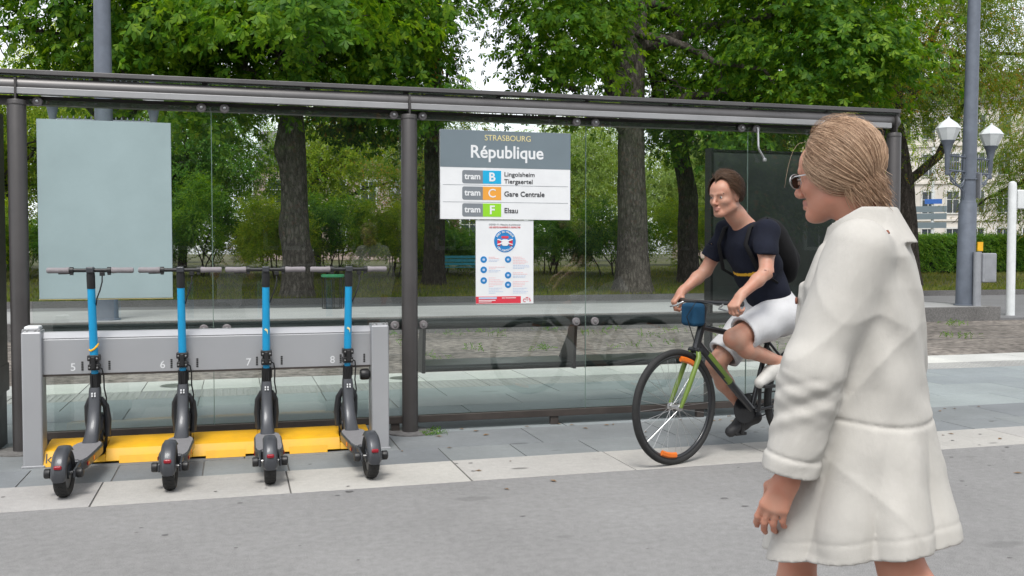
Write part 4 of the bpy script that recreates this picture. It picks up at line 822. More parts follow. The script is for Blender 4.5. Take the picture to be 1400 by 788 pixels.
building('corner_building', 'pinkish stone building glimpsed beside the leaning trunk', (52, 92, 0), math.radians(-34), 16, 12, 14.5, 4, 6, 'wall_pink', 3.5, 1.1, 2.1)
building('stone_house', 'pink stone house glimpsed between trees beyond the park', (11, 84, 0), math.radians(-8), 18, 10, 8.5, 2, 7, 'wall_pink', 3.5, 1.2, 2.0)
building('arcade_house', 'brown low building glimpsed left of the poster under the trees', (14.5, 66, .4), math.radians(-12), 8, 6, 4.2, 1, 4, 'wall_brown', 1.6, 1.1, 2.0)
t = thing('direction_sign_post', 'white pole carrying grey arrow direction signs beyond the hedge', 'sign post', (46.5, 58, 0)); t.rotation_euler = (0, 0, math.radians(-38))
m = MB(); m.cyl((0, 0, 0), (0, 0, 8.5), .09, 12); m.build('pole', 'post_white', t)
for z, hh in ((4.05, .42), (3.55, .42), (2.95, .4)): m = MB(); m.prism([(-1.5, z+hh/2), (-1.2, z), (.9, z), (.9, z+hh), (-1.2, z+hh)], -.14, -.10, 1); m.build('arrow_board', 'sign_grey', t)
m = MB(); m.box(-.5, .6, -.14, -.1, 4.62, 4.95); m.build('blue_board', 'sign_blue', t)
t = thing('traffic_signal', 'small dark traffic signal on a pole beyond the hedge', 'traffic signal', (50, 58.5, 0)); t.rotation_euler = (0, 0, math.radians(-38))
m = MB(); m.cyl((0, 0, 0), (0, 0, 4.2), .07, 10); m.build('pole', 'box_grey', t)
m = MB(); m.box(-.17, .17, -.22, -.05, 3.1, 4.1); hd = m.build('housing', 'black_metal', t, bevel=.04)
for z in (3.3, 3.6, 3.9): m = MB(); m.lathe([(.09, 0), (.1, .1)], 12, (0, -.22, z), Matrix.Rotation(math.pi/2, 3, 'X')); m.build('lens', 'window', hd)

for i, (x, y) in enumerate(((-16, -13), (-6, -16), (4, -14), (15, -16), (27, -13))):  # unseen trees added behind the camera to keep sky out of the glass
    lab = ('unseen leafy tree added to darken the reflection at the left end of the glass', 'unseen leafy tree added to darken the reflection behind the blank board', 'unseen leafy tree added to darken the reflection behind the scooters', 'unseen leafy tree added to darken the reflection around the station sign', 'unseen leafy tree added to darken the reflection at the right end of the glass')[i]
    el = [((x, y, 4.4), (6, 3.0, 3.6))]
    tree(lab, (x, y, 0), [(x, y, -.1), (x, y, 3), (x+.3, y, 6), (x, y, 7.5)], [.4, .35, .25, .1], [], el, 220, 24, .8, 'chestnut_dark', SPRIG, 'bark_dark', 400+i, name='sky_screen_tree', spread=1.0, shell=.2, group='unseen trees added to screen the glass from the sky')

building('sky_screen_terrace', 'unseen dark stone terrace added to block sky mirrored in the glass', (6, -20, 0), math.pi, 70, 8, 7.5, 2, 24, 'wall_brown', 1.5, 1.1, 2.0)  # unseen terrace added to darken the glass reflection, kept low to pass light
# ---------------------------------------------------------------- people: sculpted as smooth blended volumes, meshed by surface nets
def nv(v): v = np.asarray(v, float); return v/np.linalg.norm(v)
class SDF:
    def __init__(s, lo, hi, h):
        s.lo = np.array(lo, float); s.h = h; s.n = np.ceil((np.array(hi)-s.lo)/h).astype(int)+1; s.f = np.full(s.n, .2, np.float32)
    def put(s, lo, hi, fn, k=.01, mode='add'):
        m = k+3*s.h+.01; a = np.maximum(0, ((np.array(lo)-m-s.lo)/s.h).astype(int)); b = np.minimum(s.n, np.ceil((np.array(hi)+m-s.lo)/s.h).astype(int)+1)
        if (b <= a).any(): return
        ax = [s.lo[i]+s.h*np.arange(a[i], b[i]) for i in range(3)]
        d = fn(ax[0][:, None, None], ax[1][None, :, None], ax[2][None, None, :]).astype(np.float32); v = s.f[a[0]:b[0], a[1]:b[1], a[2]:b[2]]
        if mode == 'add': h_ = np.maximum(k-np.abs(v-d), 0)/max(k, 1e-6); v[...] = np.minimum(v, d)-h_*h_*k*.25
        elif mode == 'sub': d = -d; h_ = np.maximum(k-np.abs(v-d), 0)/max(k, 1e-6); v[...] = np.maximum(v, d)+h_*h_*k*.25
        else: v[...] = d if mode == 'set' else v+d
    def cap(s, a, b, ra, rb=None, k=.02, mode='add'):
        a = np.asarray(a, float); b = np.asarray(b, float); rb = ra if rb is None else rb; e = b-a; L2 = max(e @ e, 1e-9); R = max(ra, rb)
        def fn(x, y, z):
            t = np.clip(((x-a[0])*e[0]+(y-a[1])*e[1]+(z-a[2])*e[2])/L2, 0, 1); return np.sqrt((x-a[0]-t*e[0])**2+(y-a[1]-t*e[1])**2+(z-a[2]-t*e[2])**2)-(ra+(rb-ra)*t)
        s.put(np.minimum(a, b)-R, np.maximum(a, b)+R, fn, k, mode)
    def chain(s, pts, rs, k=.02):
        for i in range(len(pts)-1): s.cap(pts[i], pts[i+1], rs[i], rs[i+1], k)
    def ell(s, c, r, B=None, k=.02, mode='add'):
        c = np.asarray(c, float); r = np.asarray(r, float); B = np.eye(3) if B is None else np.asarray(B, float)     # rows of B: the ellipsoid's axes
        def fn(x, y, z):
            q = [(x-c[0])*B[i][0]+(y-c[1])*B[i][1]+(z-c[2])*B[i][2] for i in range(3)]
            k0 = np.sqrt(sum((q[i]/r[i])**2 for i in range(3))); k1 = np.sqrt(sum((q[i]/r[i]**2)**2 for i in range(3)))+1e-9; return k0*(k0-1)/k1
        R = r.max(); s.put(c-R, c+R, fn, k, mode)
    def loft(s, secs, k=.03, fold=None):
        """secs: (z, centre x, centre y, rx, ry), z rising; fold(x,y,z,angle) is added to the distance"""
        S_ = np.array(secs); 
        def fn(x, y, z):
            g = lambda i: np.interp(z.ravel(), S_[:, 0], S_[:, i]).reshape(z.shape); cx, cy_, rx, ry = g(1), g(2), g(3), g(4)
            u = (x-cx)/rx; v = (y-cy_)/ry; rr = (np.abs(u)**2.3+np.abs(v)**2.3)**(1/2.3); d = (rr-1)*np.minimum(rx, ry)
            if fold: d = d+fold(x, y, z, np.arctan2(v, u))
            return np.maximum(d, np.maximum(S_[0, 0]-z, z-S_[-1, 0]))
        R = S_[:, 3:].max(); s.put((S_[:, 1].min()-R, S_[:, 2].min()-R, S_[0, 0]), (S_[:, 1].max()+R, S_[:, 2].max()+R, S_[-1, 0]), fn, k)
    def mesh(s, name, mat, parent, tf=None):
        f = s.f; f[[0, -1]] = .2; f[:, [0, -1]] = .2; f[:, :, [0, -1]] = .2; I = f < 0
        cnt = sum(I[a:a or None, 0:0 or None] if 0 else I[a:I.shape[0]-1+a, b:I.shape[1]-1+b, c:I.shape[2]-1+c].astype(np.int8) for a in (0, 1) for b in (0, 1) for c in (0, 1))
        act = np.argwhere((cnt > 0) & (cnt < 8)); idx = np.full(cnt.shape, -1, np.int32); idx[act[:, 0], act[:, 1], act[:, 2]] = np.arange(len(act))
        cor = [(a, b, c) for a in (0, 1) for b in (0, 1) for c in (0, 1)]; val = np.stack([f[act[:, 0]+a, act[:, 1]+b, act[:, 2]+c] for a, b, c in cor], 1)
        pos = np.zeros((len(act), 3)); num = np.zeros(len(act))
        for i in range(8):
            for j in range(i+1, 8):
                if sum(abs(cor[i][q]-cor[j][q]) for q in range(3)) != 1: continue
                sg = (val[:, i] < 0) != (val[:, j] < 0); t = val[:, i]/(val[:, i]-val[:, j]+1e-12); p = np.array(cor[i])+t[:, None]*(np.array(cor[j])-np.array(cor[i])); pos[sg] += p[sg]; num += sg
        V = s.lo+s.h*(act+pos/num[:, None]); Q = []
        for ax in range(3):
            sl = [slice(None)]*3; sl2 = [slice(None)]*3; sl[ax] = slice(0, -1); sl2[ax] = slice(1, None); A = I[tuple(sl)]; Bm = I[tuple(sl2)]; e = np.argwhere(A != Bm)
            u, w_ = [(1, 2), (2, 0), (0, 1)][ax]; e = e[(e[:, u] > 0) & (e[:, w_] > 0)]
            du = np.zeros(3, int); du[u] = 1; dw = np.zeros(3, int); dw[w_] = 1; g = lambda o: idx[tuple((e-o).T)]
            q = np.stack([g(du+dw), g(dw), g(0*du), g(du)], 1); fl = ~A[tuple(e.T)]; q[fl] = q[fl][:, ::-1]; Q.append(q)
        Q = np.concatenate(Q); Q = Q[(Q >= 0).all(1)]
        if tf is not None: V = tf(V)
        o = npmesh(name, V, Q, mat, parent, True, 4); return o
def head(s, o, F, Sv, U, sc=1., jaw=1.):
    o = np.asarray(o, float); F, Sv, U = nv(F), nv(Sv), nv(U); B = [F, Sv, U]; p = lambda f, l, u: o+sc*(F*f+Sv*l+U*u); e = lambda c, r, k=.02, m='add': s.ell(p(*c), np.array(r)*sc, B, k*sc, m)
    c = lambda a, b, ra, rb, k=.012: s.cap(p(*a), p(*b), ra*sc, rb*sc, k*sc)
    e((-.014, 0, .030), (.100, .078, .094), .03); e((.028, 0, -.035), (.062, .060, .072), .03); e((.050, 0, .04), (.045, .058, .045), .03)
    for q in (-1, 1):
        c((.0, q*.052, -.065), (.060, q*.020*jaw, -.098), .020*jaw, .018, .03); e((.058, q*.040, -.026), (.026, .022, .020), .02)
        c((.084, q*.038, .020), (.094, q*.012, .017), .008, .008, .014); e((-.012, q*.078, -.006), (.019, .008, .032), .008); c((-.024, q*.080, .014), (-.018, q*.083, -.018), .005, .005, .006)
        e((.103, q*.033, .0), (.014, .017, .010), .016, 'sub'); e((.0772, q*.032, .0), (.0105, .0145, .0115), .003)
        c((.100, q*.011, -.040), (.108, q*.009, -.040), .008, .007, .008)
    c((.092, 0, .008), (.113, 0, -.030), .009, .011, .012); e((.114, 0, -.034), (.011, .011, .010), .01); c((.074, -.010, -.100), (.074, .010, -.100), .017, .017, .02)
    c((.091, -.018, -.062), (.098, 0, -.060), .005, .006, .008); c((.098, 0, -.060), (.091, .018, -.062), .006, .005, .008); c((.090, -.015, -.073), (.096, 0, -.074), .006, .0075, .008); c((.096, 0, -.074), (.090, .015, -.073), .0075, .006, .008)
    e((.104, 0, -.067), (.012, .016, .0011), .004, 'sub')
    return p
def hand(s, w_, d, n, t, sc=1., curl=(.35, .55, .4), spread=1., thumb=.5, wr=.024):
    """w wrist, d towards the fingers, n the way the palm faces, t the thumb side"""
    w_ = np.asarray(w_, float); d, n, t = nv(d), nv(n), nv(t); P = lambda a, b, c: w_+sc*(d*a+t*b+n*c)
    s.cap(P(-.02, 0, 0), P(.02, 0, 0), wr*sc, .024*sc, .02); 
    for i, (b, L, r) in enumerate(((.029, .088, .0115), (.010, .091, .0115), (-.009, .087, .011), (-.027, .079, .0098))):
        s.cap(P(.012, b*.6, -.002), P(L, b, -.003), .014*sc, r*sc, .016*sc)
        q = P(L, b, -.003); ang = 0; fl = (.044, .050, .046, .036)[i]; dd0 = nv(d+t*b*3*spread)
        for j, (cv, ll) in enumerate(zip(curl, (1, .62, .5))):
            ang += cv*(1+.12*i)*(.9 if j else 1); dr = dd0*math.cos(ang)+n*math.sin(ang); q2 = q+dr*fl*ll*sc; s.cap(q, q2, (r-.0015-.0008*j)*sc, (r-.0023-.0008*j)*sc, .0045*sc); q = q2
    a = P(.018, .020, .006); b = P(.046, .044, .016+.012*thumb); c = P(.078, .044-.012*thumb, .024+.02*thumb); e = P(.100, .036-.024*thumb, .030+.024*thumb)
    s.cap(a, b, .0165*sc, .0125*sc, .012*sc); s.cap(b, c, .0115*sc, .0095*sc, .006*sc); s.cap(c, e, .0095*sc, .0075*sc, .005*sc)
def skin_mat(name, col):
    m, n, p, o = node_mat(name); nz = n.nodes.new('ShaderNodeTexNoise'); nz.inputs['Scale'].default_value = 14; nz.inputs['Detail'].default_value = 5; tc = n.nodes.new('ShaderNodeTexCoord'); n.links.new(tc.outputs['Object'], nz.inputs['Vector'])
    r = n.nodes.new('ShaderNodeValToRGB'); c = Vector(col); r.color_ramp.elements[0].position = .3; r.color_ramp.elements[1].position = .7; r.color_ramp.elements[0].color = (c.x*1.0, c.y*.78, c.z*.72, 1); r.color_ramp.elements[1].color = (*(c*1.05), 1)
    n.links.new(nz.outputs['Fac'], r.inputs[0]); n.links.new(r.outputs[0], p.inputs['Base Color']); p.inputs['Roughness'].default_value = .5; p.inputs['Subsurface Weight'].default_value = .18; p.inputs['Subsurface Radius'].default_value = (.012, .005, .003); p.inputs['Specular IOR Level'].default_value = .4; return m
def cloth_mat(name, col, weave=900, var=.08, bump=.15, wr=0):
    m = M(name, col, .9, 0, var, 5, bump=bump, bscale=weave, spec=.2)
    if wr:
        n = m.node_tree; p = n.nodes['Principled BSDF']; tc = n.nodes['Texture Coordinate']; nz = n.nodes.new('ShaderNodeTexNoise'); nz.inputs['Scale'].default_value = 9; nz.inputs['Detail'].default_value = 6; nz.inputs['Distortion'].default_value = .8; mp = n.nodes.new('ShaderNodeMapping'); mp.inputs['Scale'].default_value = (1, 1, .45); n.links.new(tc.outputs['Object'], mp.inputs[0]); n.links.new(mp.outputs[0], nz.inputs['Vector'])
        b2 = n.nodes.new('ShaderNodeBump'); b2.inputs['Strength'].default_value = wr; b2.inputs['Distance'].default_value = .02; n.links.new(nz.outputs['Fac'], b2.inputs['Height']); b1 = [x for x in n.nodes if x.type == 'BUMP' and x != b2][0]; n.links.new(b2.outputs[0], b1.inputs['Normal'])
    return m
def hair_mat(name, a, b):
    m, n, p, o = node_mat(name); g = n.nodes.new('ShaderNodeNewGeometry'); r = n.nodes.new('ShaderNodeValToRGB'); r.color_ramp.elements[0].color = (*a, 1); r.color_ramp.elements[1].color = (*b, 1)
    n.links.new(g.outputs['Random Per Island'], r.inputs[0]); n.links.new(r.outputs[0], p.inputs['Base Color']); p.inputs['Roughness'].default_value = .42; p.inputs['Specular IOR Level'].default_value = .4; return m
MT.update(skin_w=skin_mat('skin_fair', (.52, .27, .19)), skin_m=skin_mat('skin_tan', (.44, .255, .185)), coat=cloth_mat('cream_cotton', (.50, .48, .445), 700, .08, .15, .35), navy=cloth_mat('navy_cotton', (.010, .012, .022), 700, .2, .2, .4), shorts=cloth_mat('pale_grey_cotton', (.55, .55, .56), 700, .06, .2, .45), 
          hair_w=hair_mat('blond_hair', (.20, .11, .06), (.62, .43, .29)), hair_m=hair_mat('brown_hair', (.035, .018, .010), (.12, .065, .035)), pack=cloth_mat('black_nylon', (.012, .012, .013), 500, .2, .2, .3), lime=M('lime_paint', (.13, .20, .03), .4, 0, .06), frame_dark=M('bike_frame_dark', (.018, .019, .022), .3, .2, .1, coat=.4), blue_bag=cloth_mat('blue_nylon', (.012, .055, .11), 400, .15, .2, .4), shoe=M('shoe_dark', (.02, .02, .022), .6), shoe_w=M('shoe_pale', (.5, .49, .46), .6), eye=M('eye_white', (.5, .48, .46), .2), iris=M('iris', (.04, .03, .02), .15), lip=M('lip', (.38, .17, .13), .5), brown=M('brown_leather', (.20, .06, .03), .5))
def hair_strands(name, mat, parent, o, F, Sv, U, rad, G, N=900, seed=3, th=(18, 75), psi=125, r=.0011, lift=.006, fly=30, sc=1., cmin=0):
    """strands combed along meridians from the hairline to the gathering point G (direction in the head frame)"""
    rng = np.random.default_rng(seed); F, Sv, U = nv(F), nv(Sv), nv(U); g = nv(G); A = -g; top = nv(np.cross(np.cross(A, [0, 0, 1.]), A)); sd = np.cross(A, top)
    def pt(th_, ps, off): d = A*math.cos(th_)+(top*math.cos(ps)+sd*math.sin(ps))*math.sin(th_); q = np.array([-.014, 0, .030])+d*(np.array(rad)+off); return o+sc*(F*q[0]+Sv*q[1]+U*q[2])
    m = MB(); vs = []; fs = []
    nT, nP = 16, 40
    t0 = lambda ps: math.radians(th[0]+(th[1]-th[0])*(abs(ps)/math.radians(psi))**1.3)
    for i in range(nT+1):
        for j in range(nP+1):
            ps = math.radians(-psi+2*psi*j/nP); a = t0(ps); vs.append(pt(a+(math.pi-a)*i/nT, ps, -.006*(i == 0)))
    for i in range(nT):
        for j in range(nP): fs.append((i*(nP+1)+j, i*(nP+1)+j+1, (i+1)*(nP+1)+j+1, (i+1)*(nP+1)+j))
    m.add(vs, fs); cap_ = m.build(name, mat, parent, angle=180)
    m = MB()
    for k in range(N+fly):
        ps = math.radians(rng.uniform(-psi, psi)); a = t0(ps)+rng.normal(0, .06); f_ = k >= N; dps = rng.normal(0, .10); off = rng.uniform(0, lift) if not f_ else rng.uniform(.004, .03); end = math.pi*rng.uniform(.86, 1.0) if not f_ else a+rng.uniform(.7, 1.6); n = 9
        pts = [pt(a+(end-a)*i/n, ps+dps*math.sin(i/n*2.5), off*math.sin(math.pi*min(1, .15+i/n*.85))+(.0 if not f_ else .035*(i/n)**2*rng.uniform(.2, 1))) for i in range(n+1)]
        m.tube(pts, [r*(1 if not f_ else .55)]*n+[r*.3], 3, False)
    tag(m.build('strands', mat, cap_, angle=180, recalc=False), kind='stuff'); return cap_, pt
def eyes(parent, p, sc=1.):
    for q in (-1, 1):
        m = MB(); m.lathe([(.0005, .0105), (.006, .0088), (.0105, 0), (.006, -.0088), (.0005, -.0105)], 14, (0, 0, 0)); o = m.build('eye', 'eye', parent, angle=180); o.location = p(.0805, q*.032, .000); m = MB(); m.lathe([(.0003, .0062), (.0036, .005), (.006, 0), (.0036, -.005), (.0003, -.0062)], 10, (0, 0, 0)); i_ = m.build('iris', 'iris', o, angle=180); i_.location = np.array(p(.0858, q*.032, 0))-np.array(p(.0805, q*.032, 0))
# ------------- the woman in the pale coat
WF = nv((-.77, .64, 0)); WL = np.array([-WF[1], WF[0], 0]); WP = (1.585, 2.245)
wom = thing('person', 'person in a pale cream coat dress walking past, fair hair tied back, wearing glasses', 'person', (WP[0], WP[1], 0), math.atan2(WF[1], WF[0]))
b = SDF((-.52, -.33, 0), (.42, .36, 1.68), .005)
hy = math.radians(-20); hF = nv((math.cos(hy), math.sin(hy), -.10)); hS = nv(np.cross([0, 0, 1], hF)); hU = np.cross(hF, hS); hO = np.array([.066, 0.0, 1.492])
hp = head(b, hO, hF, hS, hU, .98, .92)
b.chain([hO+hF*-.025+hU*-.06, (.012, 0, 1.40), (-.02, 0, 1.33)], [.054, .050, .062], .03)
b.loft([(.84, 0, 0, .10, .14), (1.0, 0, 0, .09, .12), (1.2, 0, 0, .10, .145), (1.33, -.015, 0, .06, .13)], .04)
sL, eL, wL = np.array([-.005, .165, 1.295]), np.array([.095, .235, 1.00]), np.array([.150, .225, .725]); sRr, eR, wR = np.array([-.005, -.165, 1.295]), np.array([-.05, -.215, 1.01]), np.array([.02, -.215, .76])
b.chain([sL, eL, wL], [.045, .038, .026], .03); b.chain([sRr, eR, wR], [.045, .038, .026], .03)
dl = nv(wL-eL); hand(b, wL, nv(dl+np.array([.22, 0, 0])), (-.25, -1, -.1), (.9, -.15, .35), .98, (.28, .42, .3), 1., .35); hand(b, wR, nv(wR-eR), (0, 1, 0), (.9, 0, .3), .95)
for hip, kn, an, toe, l in (((.0, .09, .86), (-.115, .095, .48), (-.36, .09, .175), (-.30, .09, .04), 1), ((.0, -.09, .86), (.165, -.09, .48), (.235, -.085, .09), (.37, -.09, .055), -1)):
    b.chain([hip, (np.array(hip)+kn)/2, kn], [.085, .072, .055], .03); k_ = np.array(kn); a_ = np.array(an); b.chain([k_, k_*.66+a_*.34+np.array([-.018, 0, 0]), a_], [.052, .052, .036], .03); b.cap(a_, np.array(toe)-[.04, 0, 0], .034, .03, .02)
wb = b.mesh('body', ['skin_w', 'lip'], wom)
def lips(ob, p, sc=1.):
    c = np.array(p(.096, 0, -.0665)); n = len(ob.data.polygons); cen = np.zeros(n*3); ob.data.polygons.foreach_get('center', cen); cen = cen.reshape(-1, 3)-c; F = nv(np.array(p(1, 0, 0))-np.array(p(0, 0, 0))); Sv = nv(np.array(p(0, 1, 0))-np.array(p(0, 0, 0))); U = np.cross(F, Sv); mi = ((np.abs(cen @ F) < .02) & ((cen @ Sv/.024)**2+(cen @ U/.0125)**2 < 1)).astype(np.int32); ob.data.polygons.foreach_set('material_index', mi)
lips(wb, hp); eyes(wom, hp)
hc, hpt = hair_strands('hair', 'hair_w', wom, hO, hF, hS, hU, (.109, .088, .104), (-.74, 0, -.67), 5200, 3, (8, 66), 117, .00055, .022, 220, .98)
m = MB(); rg = np.random.default_rng(9); gb = hO+hF*-.118+hU*-.035
vs_ = []
m = MB()
for k in range(4):                                                        # loose wisps about the face and nape
    a = rg.uniform(-.3, 1.2); st = hO+hF*rg.uniform(.03, .10)+hU*rg.uniform(.02, .11)+hS*rg.choice((-1, 1))*rg.uniform(.02, .075); d1 = nv(hF*rg.uniform(.2, 1)+hU*rg.uniform(-.6, .4)+hS*rg.normal(0, .3)); d2 = nv(-hU+hF*rg.uniform(-.6, .4)); L = rg.uniform(.06, .14); m.tube([st+d1*L*.5*t+d2*L*t*t for t in np.linspace(0, 1, 8)], [.0004]*7+[.0002], 3, False)
for k in range(900):
    a_ = rg.uniform(-1.25, 1.25); st = hO-hF*.014+(-hF*math.cos(a_)*.100+hS*math.sin(a_)*.081)+hU*rg.uniform(-.045, .02); d2 = nv(-hU+hF*rg.uniform(-.15, .35)*math.cos(a_)-hS*math.sin(a_)*.3+hF*rg.normal(0, .12)); L = rg.uniform(.04, .085); m.tube([st+d2*L*t+hF*-.02*t*t for t in np.linspace(0, 1, 6)], [.0006]*5+[.0003], 3, False)
tag(m.build('wisps', 'hair_w', hc, angle=180, recalc=False), kind='stuff')
gl = link('glasses', None, wom)
for q in (-1, 1):
    m = MB(); m.tube([hp(.104+.004*math.cos(a), q*.033+.024*math.cos(a), -.003+.020*math.sin(a)) for a in np.linspace(0, 6.283, 22)], .0016, 6); m.build('rim', 'silver', gl)
    m = MB(); m.tube([hp(.103, q*.057, .004), hp(.085, q*.074, .006), hp(.0, q*.081, .006), hp(-.022, q*.081, -.004)], .0018, 6); m.build('temple', 'silver', gl)
    m = MB(); m.lathe([(.0225, -.0006), (.0225, .0006)], 20, (0, 0, 0)); o = m.build('lens', 'glass', gl); o.matrix_local = Matrix(((*hS, 0), (*hU, 0), (*hF, 0), (0, 0, 0, 1))).transposed(); o.location = hp(.104, q*.033, -.003); o.scale = (1, .86, 1)
m = MB(); m.tube([hp(.107, -.010, .002), hp(.110, 0, .006), hp(.107, .010, .002)], .0016, 6); m.build('bridge', 'silver', gl)
# coat
c = SDF((-.36, -.36, .40), (.36, .38, 1.46), .005)
def fold(x, y, z, a):
    low = np.clip((.90-z)/.35, 0, 1); up = np.clip((z-.88)/.3, 0, 1)
    d = low*(.028*(.55-np.abs(np.sin(4.5*a+1.1*np.sin(z*4)+.7)))+.012*(.5-np.abs(np.sin(5.5*a-1.4+z*3+np.sin(a*3)))))+.0035*np.sin(z*34+5*np.sin(a*2+z*6))*np.exp(-((z-.93)/.07)**2)+.003*np.sin(z*28+a*5)*np.clip((z-1.0)/.2, 0, 1)+.004*np.sin(3*a+z*24)*np.clip(1-np.abs(z-.95)/.2, 0, 1)+up*.004*np.sin(9*a+z*30)
    d = d+.0045*np.exp(-((z-.87-.012*np.sin(2*a))/.006)**2)                                   # seam at the hips
    d = d+.0018*np.exp(-((z-.578+.17*x)/.005)**2); return d
c.loft([(.42, -.010, 0, .268, .25), (.535, -.012, 0, .236, .228), (.60, -.010, 0, .228, .225), (.72, -.008, 0, .198, .212), (.86, -.008, 0, .168, .198), (.95, -.005, 0, .158, .190), (1.08, 0, 0, .152, .188), (1.20, .002, 0, .145, .188), (1.28, -.008, 0, .118, .172), (1.34, -.015, 0, .088, .120), (1.365, -.018, 0, .070, .085)], .03, fold)
def sleeve(S0, E0, W0, r=(.078, .074, .066)):
    S0, E0, W0 = (np.asarray(v) for v in (S0, E0, W0)); c.cap(S0, E0, r[0], r[1]*.97, .045); wd = nv(W0-E0); W1 = W0-wd*.02
    def fn(x, y, z):
        e = W1-E0; L2 = e @ e; t = ((x-E0[0])*e[0]+(y-E0[1])*e[1]+(z-E0[2])*e[2])/L2; tc = np.clip(t, 0, 1); qx, qy, qz = x-E0[0]-tc*e[0], y-E0[1]-tc*e[1], z-E0[2]-tc*e[2]
        an = np.arctan2(qy, qx); d = np.sqrt(qx**2+qy**2+qz**2)-(r[1]+(r[2]-r[1])*tc)+.0045*np.sin(tc*17+2.3*an+1.2*np.sin(an*2+tc*9))*np.clip(1.2-tc*1.1, .15, 1)+.003*np.sin(tc*41-3*an)*np.clip(.6-tc, 0, 1)+.003*np.exp(-((tc-.82)/.014)**2)-.003*np.clip((tc-.84)/.02, 0, 1)+.0035*(.5-np.abs(np.sin(tc*11+an*1.5)))*np.exp(-((tc-.1)/.3)**2)*2; return np.maximum(d, (t-1)*math.sqrt(L2))
    c.put(np.minimum(E0, W1)-r[1], np.maximum(E0, W1)+r[1], fn, .02)
    c.cap(W0-wd*.055, W0+wd*.03, r[2]-.014, r[2]-.012, .004, 'sub')
sleeve(sL, eL, wL); sleeve(sRr, eR, wR)
# stand-and-fall collar: a sloping band round the neck, open in front
def collar(x, y, z):
    zz = np.clip((z-1.30)/.105, 0, 1); cx = -.022+.018*zz; an = np.arctan2(y, x-cx); R_ = .128-.048*zz**.8; rr = np.sqrt(((x-cx)/.92)**2+(y/1.06)**2); hgt = 1.405-.05*np.clip(np.cos(an), 0, 1); d = np.abs(rr-R_)-.009
    return np.maximum(np.maximum(d, np.maximum(1.315-z, z-hgt)), .0+np.clip(.045-np.abs(an), -1, 1)*.1)
c.put((-.16, -.16, 1.28), (.14, .16, 1.42), collar, .012)
c.ell((.018, 0, 1.395), (.075, .072, .055), None, .01, 'sub')
for y0 in (-1, 1):                                                     # lapels lie on the chest, pocket flaps on the hips
    c.cap((.085, y0*.055, 1.29), (.140, y0*.045, 1.17), .022, .014, .012)
c.cap((.150, .0, 1.2), (.165, .0, .92), .010, .010, .012)
def creases(x, y, z):
    rd = lambda v: 1-np.abs(np.sin(v))
    w1 = rd(9*(z*1.0+x*.55)+2.2*np.sin(5*y+4*z)+.8*np.sin(11*x))**3*np.exp(-((z-1.0)/.13)**2)
    w2 = rd(7*(z*.45-x*1.3)+1.7*np.sin(4*z+6*y))**3*np.exp(-((z-1.17)/.12)**2)
    w3 = rd(10*(x*1.0+y*.4)+1.5*np.sin(5*z)+.6*np.sin(13*z))**3*np.clip((.84-z)/.1, 0, 1)
    return -.0055*w1-.005*w2-.004*w3+.0012*np.sin(31*x+17*z+3*np.sin(20*y))*np.sin(23*z-14*y)
c.put((-.36, -.36, .40), (.36, .38, 1.46), creases, 0, 'plus')
c.put((-.4, -.4, .38), (.4, .4, .62), lambda x, y, z: z-(.528-.17*x)+0*y, .004, 'sub')
co = c.mesh('coat', 'coat', wom)
for z in (1.16, 1.04, .93): m = MB(); m.lathe([(.002, .006), (.009, .005), (.010, 0)], 12, (.162+.004*(1.2-z), .012, z), Matrix.Rotation(math.pi/2, 3, 'Y')); m.build('button', 'brown', co)
m = MB(); m.box(-.02, .02, -.003, .003, -.006, .006); o = m.build('shoulder_tab', 'brown', co, bevel=.002); o.location = (-.055, .150, 1.335); o.rotation_euler = (.9, .25, .3)
for an, toe in (((-.36, .09, .175), (-.29, .09, .03)), ((.235, -.085, .09), (.37, -.09, .04))):
    a_ = np.array(an); t_ = np.array(toe); s_ = SDF(np.minimum(a_, t_)-.1, np.maximum(a_, t_)+.1, .006); s_.chain([a_-[.03, 0, .045], (a_+t_)/2-[0, 0, .01], t_], [.042, .044, .036], .02); s_.mesh('shoe', 'shoe_w', wom)

